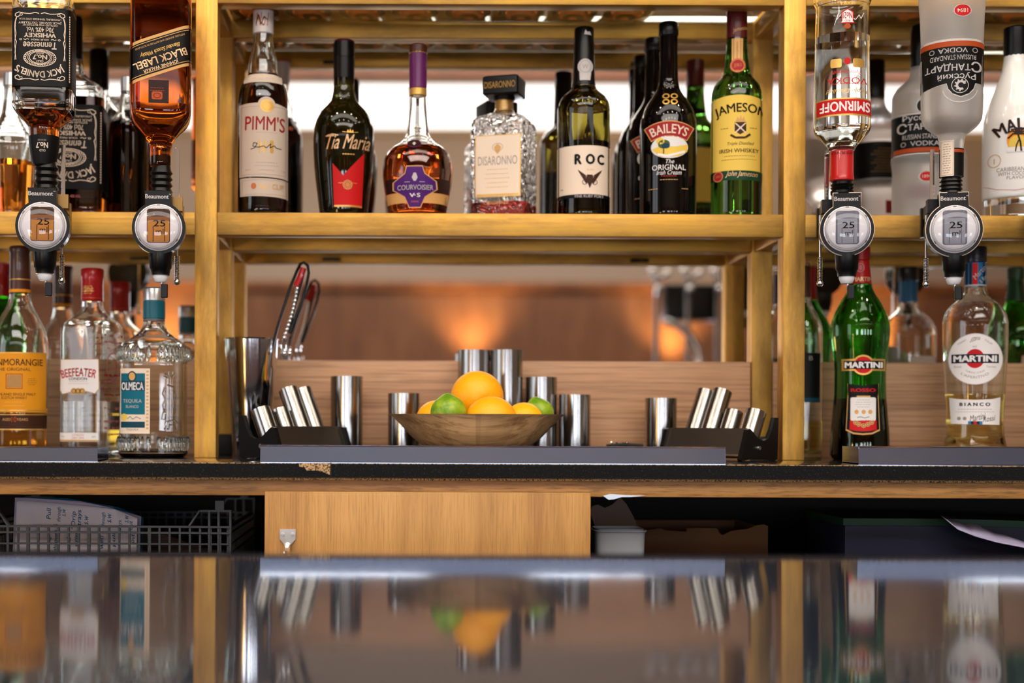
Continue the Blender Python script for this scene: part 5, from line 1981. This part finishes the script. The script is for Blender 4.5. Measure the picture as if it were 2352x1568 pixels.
cv.rect(144, 993, 229, 1013, 'ink_white', 0)
cv.rect(144, 1009, 229, 1012.5, 'ink_tan', 1)
cv.text('LONDON', 185, 998, 26, 5, 'ink_pink', 1)
cv.text('DRY GIN', 185, 1005, 26, 5, 'ink_pink', 1)
cv.text('70cl', 152, 1002, 8, 4, 'ink_grey', 1)
cv.text('40%', 220, 1002, 9, 4, 'ink_grey', 1)
b.label('lower_label', cv, off=.0005)
# printed right side panel and back panel (pinkish red print on the glass)
def side_print(bt, y0, y1):
    cv = Canvas()
    R = bt.r(bt.z((y0 + y1) / 2))
    hwp = R * bt.S * .72
    random.seed(3)
    for q in range(16):
        y = y0 + (y1 - y0) * q / 16
        x = -hwp
        while x < hwp - 6:
            w_ = random.uniform(4, 16)
            if random.random() < .6:
                cv.rect(x, y, min(x + w_, hwp), y + random.uniform(2.0, 5.5), 'ink_pink' if q % 3 else 'ink_crimson', 0)
            x += w_ + 2.5
    cv.ring(0, y0 + (y1 - y0) * .3, hwp * .8, hwp * .8, 3, 'ink_pink', 1)
    return cv, R
cv, R = side_print(b, 770, 1010)
S_, zfn = b.S, b.z
cv.build('side_print', b.root, lambda x, y, l: Vector((R + .0004 + l * .0001, x / S_, zfn(y))))
cv, R = side_print(b, 770, 1010)
cv.build('back_print', b.root, lambda x, y, l: Vector((x / S_, R + .0004 + l * .0001, zfn(y))))

# 16 tequila
D = 2.235
b = Bottle('tequila_bottle', 'clear embossed tequila bottle with silver and teal cap and teal label', GW, 354, D, ZW,
           [(736, 24, 2), (750, 26, 2), (762, 34, 2.3), (772, 44, 2.8), (781, 58, 3), (790, 71, 3.2), (797, 76, 3.4), (812, 78, 3.4), (829, 76.5, 3.4), (834, 74.5, 3.6), (990, 74.5, 3.6), (998, 76, 3.4), (1015, 77.5, 3.4), (1040, 77, 3.4), (by(2.235, ZW, 354), 73, 3.4)], e=3.6, ratio=.8, phi=-10, cxl=350)
g = b.glass('glass_clear', wall=.0045)
b.part('cap', [(662, 25), (665, 25.6), (692, 25.4)], 'cap_silver')
b.part('cap_top', [(661, 25.8), (664, 26)], 'cap_teal')
b.part('neck_foil', [(691, 25.2), (733, 25.6)], 'cap_teal')
b.part('collar', [(733, 26), (739, 25.4)], 'cap_silver')
cv = Canvas()
cv.rect(284, 848, 352, 995, 'ink_cream', 0)
cv.rect(286, 859, 341, 990, 'ink_teal', 1)
cv.rect(286, 876, 341, 898, 'ink_tealdark', 2)
cv.ell(312, 866, 10, 12, 'ink_tealdark', 3)
cv.ell(312, 866, 7, 9, 'ink_tan', 4)
cv.text('OLMECA', 313, 888, 50, 18, 'ink_white', 5, 0, 0, .03)
cv.text('TEQUILA', 313, 922, 42, 9, 'ink_silverink', 5)
cv.text('BLANCO', 313, 934, 28, 6, 'ink_silverink', 5)
cv.rect(286, 952, 341, 968, 'ink_cream', 2)
cv.ell(294, 958, 8, 8, 'ink_yellow', 3)
cv.line([(302, 962), (308, 956), (314, 963), (322, 957), (332, 962)], 1.2, 'ink_tealdark', 3)
cv.rect(286, 969, 341, 981, 'ink_tealdark', 2)
cv.rect(286, 982, 341, 990, 'ink_cream', 2)
cv.text('TEQUILA', 313, 986, 28, 5, 'ink_teal', 3)
for q in range(17):
    cv.rect(344, 853 + q * 8, 349, 857 + q * 8, 'ink_tan', 1)
b.label('label', cv, off=.0006)
# embossed relief on the right of the face and fluted bands
bm = bmesh.new()
f = b.fn(0.0)
def relief(pts, r=.0014):
    tube(bm, [f(x, y, 0) for x, y in pts], r, 6)
for k2 in range(5):
    a = math.radians(200 + k2 * 28)
    relief([(396 + 6 * math.cos(a), 872 + 6 * math.sin(a)), (396 + 16 * math.cos(a), 872 + 18 * math.sin(a))], .0016)
relief([(384, 890), (380, 905), (386, 918), (380, 930), (384, 945)])
relief([(390, 885), (404, 890), (408, 910), (402, 930), (406, 950)])
relief([(380, 948), (378, 962), (386, 962), (387, 948), (380, 946)])
relief([(384, 985), (390, 968), (404, 964), (414, 972), (414, 988)])
relief([(391, 986), (396, 975), (404, 975), (408, 986)])
obj('embossed_relief', bm, 'glass_clear', b.root, smooth=True)
for y in (812, 1018):
    bm = bmesh.new()
    z = b.z(y)
    R = b.r(z)
    for x, yy in ring_pts(R * 1.0, R * .8, 3.4, 44):
        bmesh.ops.create_uvsphere(bm, u_segments=8, v_segments=6, radius=1, matrix=Matrix.Translation((x, yy, z)) @ Matrix.Diagonal((.0032, .0032, .0115, 1)))
    obj('fluted_band', bm, 'glass_clear', b.root, smooth=True)

# 17 red vermouth
def vermouth_green(cx, D, label, cap='cap_red', foil='cap_red'):
    foot0, sc = by(2.265, ZW, 1976), 2.265 / D
    foot = by(D, ZW, cx)
    X = lambda x: cx + (x - 1976) * sc
    Y = lambda y: foot - (foot0 - y) * sc
    b = Bottle('vermouth_bottle', label, GW, cx, D, ZW,
               [(Y(y), w * sc) for y, w in [(650, 24.6), (660, 26), (674, 32), (697, 46), (723, 58.5), (738, 63.5), (752, 65.5), (771, 65), (804, 61), (853, 57), (901, 57.5), (950, 61), (999, 65), (1035, 66), (1045, 66), (foot0, 62)]])
    b.glass('glass_green')
    b.liquid('liq_dark', Y(916))
    b.part('cap', [(Y(566), 20.5 * sc), (Y(569), 21.6 * sc), (Y(597), 21 * sc), (Y(600), 19.5 * sc)], cap)
    b.part('neck_foil', [(Y(599), 19.8 * sc), (Y(603), 20 * sc), (Y(640), 23.8 * sc), (Y(654), 25.2 * sc)], foil)
    cv = Canvas()
    cv.ell(X(1976), Y(617), 9 * sc, 11 * sc, 'ink_pink', 1)
    cv.ring(X(1976), Y(617), 6 * sc, 8 * sc, 1.5 * sc, 'ink_crimson', 2, n=14)
    cv.text('MARTINI', X(1982), Y(643), 46 * sc, 10 * sc, 'ink_peach', 1, 0, 0, .04)
    cv.build('neck_print', b.root, capfn(b, 25.4 * sc), 5, (X(1953), X(1999)), 12)
    cv = Canvas()
    cv.ell(X(1983), Y(840), 24 * sc, 23 * sc, 'ink_gold', 0)
    cv.rect(X(1936.5), Y(826), X(2030), Y(853), 'ink_gold', 0)
    cv.ell(X(1983), Y(840), 19.5 * sc, 19 * sc, 'ink_red', 1)
    cv.rect(X(1941), Y(830.5), X(2026), Y(849), 'ink_black', 2)
    cv.text('MARTINI', X(1983.5), Y(840), 81 * sc, 14 * sc, 'ink_white', 3, 0, 0, .05)
    b.label('name_plate', cv)
    cv = Canvas()
    pts = [(1949, 882), (1965, 886), (1983, 887), (2000, 886), (2016, 882), (2015, 900), (2019, 988), (2003, 996), (1983, 998), (1962, 996), (1946, 988), (1950, 900)]
    cv.poly([(X(x), Y(y)) for x, y in pts], 'ink_tan', 0)
    cv.poly([(X(1983 + (x - 1983) * .955), Y(940 + (y - 940) * .965 - 1.5)) for x, y in pts], 'ink_black', 1)
    cv.poly([(X(1950), Y(882.4)), (X(1983), Y(887)), (X(2015), Y(882.4)), (X(2014.6), Y(908)), (X(1950.6), Y(908))], 'ink_black', 2)
    cv.text('ROSSO', X(1983), Y(897), 53 * sc, 8 * sc, 'ink_red', 3, 0, 0, .04)
    cv.rrect(X(1956), Y(913), X(2010), Y(966), 4 * sc, 'ink_skyc', 3)
    cv.rect(X(1969), Y(909.5), X(1998), Y(913), 'ink_tan', 3)
    cv.lines(X(1983), Y(919), Y(935), 4, 34 * sc, 1, 'ink_grey', 4, .9 * sc)
    for x in (1969, 1984, 1998):
        cv.ell(X(x), Y(946), 4.5 * sc, 5 * sc, 'ink_tan', 4)
    cv.line([(X(1970), Y(959)), (X(1978), Y(957)), (X(1986), Y(960)), (X(1996), Y(957))], 1.2 * sc, 'ink_navy', 4)
    cv.poly([(X(1955), Y(965)), (X(2011), Y(965)), (X(2012), Y(986)), (X(1998), Y(989)), (X(1983), Y(990)), (X(1968), Y(989)), (X(1954), Y(986))], 'ink_red', 3)
    for x, y in ((1967, 970), (1974, 974), (1984, 977), (1993, 974), (2001, 970)):
        cv.ell(X(x), Y(y), 5 * sc, 5 * sc, 'ink_tan', 4)
        cv.ring(X(x), Y(y), 3.4 * sc, 3.4 * sc, 1, 'ink_brown', 5, n=10)
    b.label('label', cv)
    return b
vermouth_green(1976, 2.265, 'green vermouth bottle with red neck and dark red-black label panel')
g_ = vermouth_green(2520, 2.262, 'green-capped vermouth bottle mirrored at the right picture edge', 'cap_green', 'cap_green')
back_label(g_, 800, 870, 'ink_cream', .6)
vermouth_green(-118, 2.262, 'green vermouth bottle beyond the left picture edge, mirrored behind the malt whisky')

# 18 white vermouth
D = 2.262
b = Bottle('vermouth_bottle', 'clear vermouth bottle with blue striped neck and round white label', GW, 2240, D, ZW,
           [(655, 23.6), (668, 25), (678, 29), (688, 38), (700, 53), (712, 62), (723, 67), (742, 71), (788, 71), (853, 68), (905, 65), (966, 62), (1000, 63.5), (1012, 66), (1030, 69.5), (by(2.262, ZW, 2240), 69.5)])
b.glass('glass_clear')
b.liquid('liq_pale', 905)
b.part('cap', [(566, 23.6), (571, 25), (593, 24.8), (596, 25.2), (604, 24.8)], 'cap_navy')
b.part('cap_top', [(565, 23.6), (568, 24)], 'ink_gold')
b.part('neck_foil', [(604, 23.4), (658, 24.2)], 'cap_blue')
cv = Canvas()
for x in (2222, 2230, 2258):
    cv.rect(x - 2.2, 606, x + 2.2, 656, 'ink_navy', 1)
cv.rect(2234, 606, 2245, 656, 'ink_red', 1)
cv.text('Martini', 2250, 626, 38, 11, 'ink_silverink', 2, 50, .2)
cv.text('& Rossi', 2258, 640, 26, 9, 'ink_silverink', 2, 50, .2)
cv.rect(2214, 655, 2266, 658, 'ink_silverink', 2)
cv.build('neck_print', b.root, capfn(b, 24.3), 5, (2217, 2263), 12)
cv = Canvas()
cv.ell(2240.5, 827, 57.5, 58, 'ink_silverink', 0, 44)
cv.ell(2240.5, 827, 56, 56.5, 'ink_white', 1, 44)
cv.ell(2240, 826, 19.5, 21.5, 'ink_red', 2)
cv.rect(2191, 816, 2289, 836, 'ink_navy', 3)
cv.text('MARTINI', 2240, 826, 90, 15, 'ink_white', 4, 0, 0, .05)
cv.text('Estd.', 2205, 844, 16, 5, 'ink_grey', 2)
cv.text('Torino', 2273, 844, 20, 5, 'ink_grey', 2)
cv.text("L'APERITIVO", 2240, 868, 60, 6, 'ink_grey', 2, 0, 0, 0, arc=-46)
cv.text('TORINO ITALIA', 2240, 858, 42, 4, 'ink_grey', 2, 0, 0, 0, arc=-36)
cv.text('TORINO', 2212, 789, 20, 4, 'ink_grey', 2, 32)
cv.text('ITALIA', 2268, 789, 18, 4, 'ink_grey', 2, -32)
for q in range(6):
    cv.line([(2230 + q * 3.4, 790 - q * 1.5), (2234 + q * 3, 780 + (q % 3) * 2), (2240 + q * 2, 778)], 1.4, 'ink_grey', 2)
cv.text('1863', 2239, 799, 9, 4, 'ink_grey', 2)
b.label('label', cv, off=.0006)
cv = Canvas()
cv.poly([(2186, 914), (2204, 917), (2240, 919), (2276, 917), (2293, 913), (2291, 975), (2190, 973)], 'ink_white', 0)
cv.text('B I A N C O', 2240, 929, 64, 8, 'ink_navy', 1, 0, 0, .05)
cv.lines(2240, 940, 946, 2, 90, 1, 'ink_grey', 1, .8)
cv.ell(2207, 961, 4, 4, 'ink_grey', 1)
cv.ell(2219, 961, 4, 4, 'ink_grey', 1)
cv.text('Martini', 2246, 958, 32, 14, 'ink_navy', 1, 14, .3)
cv.text('Rossi', 2270, 961, 24, 12, 'ink_navy', 1, 10, .3)
for k2, m_ in enumerate(('ink_blue', 'ink_navy', 'ink_red', 'ink_navy', 'ink_blue')):
    cv.rect(2226 + k2 * 6, 967, 2232 + k2 * 6, 974, m_, 2)
b.label('lower_label', cv, off=.0006)
cv = Canvas()
back_label(b, 800, 870, 'ink_white', .6)

# 19 pale wine bottle half behind the post
D = 2.345
b = Bottle('wine_bottle', 'pale green wine bottle with dark label half hidden behind the right brass post', GW, 1843, D, ZW,
           [(600, 18), (690, 19), (704, 23), (720, 32), (740, 41), (760, 45), (800, 45.5), (by(2.345, ZW, 1843), 45)])
b.glass('glass_clear')
b.liquid('liq_pale', 966)
b.part('neck_foil', [(612, 18), (684, 19.6)], 'cap_brown')
cv = Canvas()
cv.rect(1804, 812, 1882, 924, 'ink_black', 0)
cv.text('B', 1862, 824, 8, 10, 'ink_grey', 1)
cv.rect(1804, 914, 1882, 922, 'ink_tealdark', 1)
b.label('label', cv)

# ================================================================== OPTIC MEASURES
DO = 2.085
SO = F / DO
def optic(cx, cyy, r, plate, liquid, side, label, stop, stem):
    """cx, cyy, r: dial; plate: x0, x1, y0; side +1 bracket to the right"""
    e_ = empty('optic_measure', ((cx - VX) / SO, DO, ZC + zr(cyy + r * 2.2, DO, cx)), label, 'spirit measure', 'spirit measures on the brass rail')
    z0 = e_.location.z - ZC
    e_.rotation_euler = (0, 0, -math.atan2((cx - VX) / SO, DO) * .55)
    P = lambda x, y: ((x - cx) / SO, zr(y, DO, cx) - z0)
    x0, x1, y0 = plate
    def outline(g):
        a0 = math.degrees(math.asin(min((x1 - x0) / 2 / r, 1)))
        pts = [(x0 - g, y0 - g), (x1 + g, y0 - g)]
        n = 36
        for k in range(n + 1):
            a = math.radians(-90 + a0 + (360 - 2 * a0) * k / n)
            pts.append((cx + (r + g) * math.cos(a), cyy + (r + g) * math.sin(a)))
        return [P(*p) for p in pts]
    bm = bmesh.new()
    prism(bm, outline(0)[::-1], -.012, .012)
    obj('body', bm, 'black_plastic', e_)
    if side < 0:
        bm = bmesh.new()
        prism(bm, outline(1.6)[::-1], -.0105, -.0070)
        obj('trim_edge', bm, 'ink_cream', e_)
    flat = lambda off: (lambda x, y, l: Vector((P(x, y)[0], -.012 - off - l * .00025, P(x, y)[1])))
    cv = Canvas()
    cv.text('Beaumont', (x0 + x1) / 2 - 2, y0 + 13, (x1 - x0) * .88, 10, 'ink_white', 1, 0, 0, .02)
    cv.text('TM', x1 - 3, y0 + 8, 4, 2.4, 'ink_white', 1)
    cv.build('name_print', e_, flat(.0002))
    bm = bmesh.new()
    R = (r - 7) / SO
    loft(bm, [(0, R, R, 2), (.0024, R, R, 2), (.0034, R - .001, R - .001, 2)], 48)
    bmesh.ops.rotate(bm, verts=bm.verts, cent=(0, 0, 0), matrix=Matrix.Rotation(PI / 2, 3, 'X'))
    dial = obj('dial', bm, 'dial_white', e_, smooth=True, loc=(0, -.012, P(cx, cyy)[1]))
    cv = Canvas()
    s_ = r / 60
    cv.ring(cx, cyy, 46 * s_, 46 * s_, 1, 'ink_silverink', 0)
    for a in (35, 145, 215, 325, 270):
        t = math.radians(a)
        cv.ring(cx, cyy, 52 * s_, 52 * s_, 2.4, 'ink_grey', 0, a - 4, a + 4, 4)
    wx0, wx1, wy0, wy1 = cx - 26 * s_, cx + 26 * s_, cyy - 42 * s_, cyy + 35 * s_
    if liquid:
        cv.rrect(wx0, wy0, wx1, wy1, 6, 'ink_brown', 1)
        cv.rrect(wx0 + 1.5, wy0 + 26 * s_, wx1 - 1.5, wy1 - 1.5, 5, 'ink_amberfill', 2)
        cv.rect(wx0 + 1.5, wy0 + 18 * s_, wx1 - 1.5, wy0 + 30 * s_, 'ink_rustfill', 2)
        inkc = 'ink_brown'
    else:
        cv.rrect(wx0, wy0, wx1, wy1, 6, 'ink_steelfill', 1)
        cv.rrect(wx0 + 4, wy0 + 18 * s_, wx1 - 4, wy1 - 2, 3, 'ink_palefill', 2)
        inkc = 'ink_steelfill'
    for x in (-12, 14):
        cv.rect(cx + x - .9, cyy - 2, cx + x + .9, wy1 - 3, inkc, 3)
    cv.text('25', cx + 2, cyy - 9 * s_, 27 * s_, 15 * s_, 'ink_black', 4, 0, 0, .01)
    cv.text('ml', cx + 3, cyy + 9 * s_, 17 * s_, 12 * s_, 'ink_black', 4)
    cv.build('window', e_, flat(.0036))
    # clear domed cover
    bm = bmesh.new()
    Rc = (r - 9) / SO
    rows = [(0, Rc, Rc, 2)] + [(.0085 * math.sin(t), max(Rc * math.cos(t), .0004), max(Rc * math.cos(t), .0004), 2) for t in np.linspace(.25, PI / 2 * .98, 9)]
    loft(bm, rows, 48)
    bmesh.ops.rotate(bm, verts=bm.verts, cent=(0, 0, 0), matrix=Matrix.Rotation(PI / 2, 3, 'X'))
    o = obj('cover', bm, 'cover_clear', e_, smooth='keep', loc=(0, -.0166, P(cx, cyy)[1]))
    for p in o.data.polygons:
        p.use_smooth = True
    # nozzle below
    def turn(name, rows, m, dx=0, rib=0, seg=36):
        bm = bmesh.new()
        rg = loft(bm, [(P(cx, y)[1], w / SO, w / SO, 2) for y, w in sorted(rows, key=lambda q: -q[0])], seg)
        if rib:
            for Rr in rg[1:-1]:
                for k, v in enumerate(Rr):
                    if k % 2:
                        v.co.x *= 1 - rib
                        v.co.y *= 1 - rib
        return obj(name, bm, m, e_, smooth=True, loc=(dx / SO, .004, 0))
    yb = cyy + r
    turn('nozzle', [(yb - 8, 27), (yb, 27), (yb + 30, 25), (yb + 33, 22.5), (yb + 46, 20.5)], 'black_plastic', 3, .05)
    turn('outlet', [(yb + 46, 17.5), (yb + 50, 17.6), (yb + 59, 14.5), (yb + 62, 12)], 'white_plastic', 3)
    turn('pin', [(yb + 62, 3), (yb + 76, 3)], 'steel', 6)
    bm = bmesh.new()
    xa, za = P(cx + 4, yb + 98)
    xb, zb2 = P(cx + 20, yb + 66)
    box(bm, xa, xb, -.002, .004, za, zb2, .0012)
    obj('lever', bm, 'black_plastic', e_)
    # ribbed pourer plug going up into the bottle neck
    turn('plug', [(y0 + 2, stop[1])] + [q for k in range(4) for q in ((stop[0] + (y0 - stop[0]) * (4 - k) / 4 - 1, stop[1] + 2), (stop[0] + (y0 - stop[0]) * (4 - k) / 4 - 9, stop[1] - 2))] + [(stop[0] - 26, stop[1] - 6)], 'black_plastic', stop[2])
    # rod with spring and the arm back to the rail
    xr = stem - cx
    bm = bmesh.new()
    x_, zt_ = P(stem, cyy + 40)
    zb3 = P(stem, yb + 62)[1]
    tube(bm, [(x_, .016, zt_ + .05), (x_, .016, zb3)], .0022, 10)
    for k in range(16):
        z = zb3 + .006 + k * .0022
        tube(bm, [(x_ + .0034 * math.cos(q), .016 + .0034 * math.sin(q), z) for q in np.linspace(0, 2 * PI, 9)[:-1]], .0007, 5, True)
    bmesh.ops.create_uvsphere(bm, u_segments=12, v_segments=8, radius=.005, matrix=Matrix.Translation((x_, .016, zb3 + .002)))
    obj('spring_rod', bm, 'chrome', e_, smooth=True)
    bm = bmesh.new()
    xu = P(cx + side * (x1 - x0) * .62, y0)[0]
    box(bm, xu - .003, xu + .003, .030, .034, P(cx, y0 + 34)[1], P(cx, y0 - 112)[1])
    obj('upright_bar', bm, 'chrome', e_)
    bm = bmesh.new()
    c_ = P(cx, y0 + 24)
    xs = side * (x1 - x0) / 2 / SO
    prism(bm, [(min(0, xs * 1.7), c_[1] - .010), (max(0, xs * 1.7), c_[1] - .010), (max(0, xs * 1.7), c_[1] + .010), (min(0, xs * 1.7), c_[1] + .010)], .012, .030)
    zr_ = (ZS - .018) - z0
    box(bm, xs * 1.0 - .008, xs * 1.0 + .008, .028, .1145, c_[1] - .009, c_[1] + .009)
    obj('bracket', bm, 'bracket_metal' if side > 0 else 'black_plastic', e_)
    bm = bmesh.new()
    box(bm, xs * 1.0 - .010, xs * 1.0 + .010, .100, .114, zr_ - .017, c_[1] + .010)
    obj('rail_clamp', bm, 'bracket_metal' if side > 0 else 'black_plastic', e_)
    return e_

mat('ink_amberfill', rgb(196, 128, 40), .25, coat=.3)
mat('ink_rustfill', rgb(140, 84, 36), .25, coat=.3)
mat('ink_steelfill', rgb(104, 106, 122), .3, coat=.3)
mat('ink_palefill', rgb(150, 152, 164), .3, coat=.3)
m = mat('cover_clear', (1, 1, 1, 1), 0, 0, 0, 1.45)
n, l, b_ = nodes(m)
tr, gl, mxs, fr = n.new('ShaderNodeBsdfTransparent'), n.new('ShaderNodeBsdfGlossy'), n.new('ShaderNodeMixShader'), n.new('ShaderNodeFresnel')
gl.inputs['Roughness'].default_value = 0.02
fr.inputs['IOR'].default_value = 1.45
l.new(fr.outputs[0], mxs.inputs[0]); l.new(tr.outputs[0], mxs.inputs[1]); l.new(gl.outputs[0], mxs.inputs[2])
l.new(mxs.outputs[0], n['Material Output'].inputs['Surface'])
mat('bracket_metal', rgb(150, 118, 70), .35, .9)
optic(98, 521, 61, (64, 127, 434), True, 1, 'spirit measure under the upside-down black-label whiskey at the far left', (372, 25, 6), 137)
optic(364, 525, 60.5, (332, 392, 441), True, 1, 'spirit measure under the upside-down amber whisky with slanted label', (384, 24, 4), 403)
optic(1941, 529, 59.5, (1911, 1971, 446), False, -1, 'spirit measure under the upside-down clear vodka with red cap', (417, 24, -8), 1887)
optic(2187, 529, 61.5, (2155, 2217, 445), False, -1, 'spirit measure under the upside-down frosted vodka', (408, 24, -4), 2132)
optic(2440, 529, 60, (2409, 2470, 446), False, -1, 'spirit measure outside the right picture edge, met only in the mirror', (410, 24, -4), 2386)

# ================================================================== BOTTLES ON THE TOP SHELF (only their feet show)
mat('glass_amberdark', (0.16, 0.045, 0.008, 1), 0.02, 0, 1.0, 1.4)
TP = [(0, .034), (.003, .0375), (.17, .0375), (.195, .033), (.215, .020), (.235, .0145), (.275, .0140)]
def top_bottle(D, label):
    r = empty('spirits_bottle', (0, D, ZC + ZT), label, 'bottle', 'bottles on the top glass shelf')
    zq = [0, .0012, .003] + list(np.linspace(.01, .275, 26))
    rq = pchip([q[0] for q in TP], [q[1] for q in TP], zq)
    bm = bmesh.new()
    loft(bm, [(z, float(q), float(q), 2) for z, q in zip(zq, rq)], 32)
    obj('glass', bm, 'glass_amberdark' if D < 2.3 else 'glass_jw', r, smooth=True)
    bm = bmesh.new()
    loft(bm, [(.245, .0150, .0150, 2), (.246, .0155, .0155, 2), (.283, .0155, .0155, 2), (.284, .0150, .0150, 2)], 24)
    obj('cap', bm, 'cap_black', r, smooth=True)
    bm = bmesh.new()
    loft(bm, [(.05, .0379, .0379, 2), (.14, .0379, .0379, 2)], 32, (False, False))
    obj('label_band', bm, 'ink_cream' if D < 2.3 else 'ink_tan', r, smooth=True)
    return r
for D, lb_ in ((2.276, 'dark amber bottle standing in the front row on the top glass shelf'),
               (2.354, 'orange-brown bottle standing in the back row on the top glass shelf')):
    proto = None
    for xa, xb in zip(XP, XP[1:]):
        for k in range(10):
            x = xa + .062 + (xb - xa - .124) * k / 9
            if not (-.72 < x < 1.15) or .43 < x < .60:
                continue
            if proto is None:
                proto = top_bottle(D, lb_)
                proto.location.x = x
            else:
                c = proto.copy()
                C.objects.link(c)
                c.location.x = x
                for ch in proto.children:
                    d = ch.copy()
                    C.objects.link(d)
                    d.parent = c

# small pieces that belong to a cap or a body hang under it
for o in list(C.objects):
    if o.type == 'EMPTY' and o.get('category'):
        kids = {c.name.split('.')[0]: c for c in o.children}
        for a, host in (('cap_top', 'cap'), ('cap_print', 'cap'), ('cap_ring', 'cap'), ('cap_emblem', 'cap'), ('gold_lines', 'cap'),
                        ('stopper_print', 'stopper'), ('name_print', 'body'), ('neck_print', 'neck_foil'), ('trim_edge', 'body')):
            if a in kids and host in kids:
                kids[a].parent = kids[host]
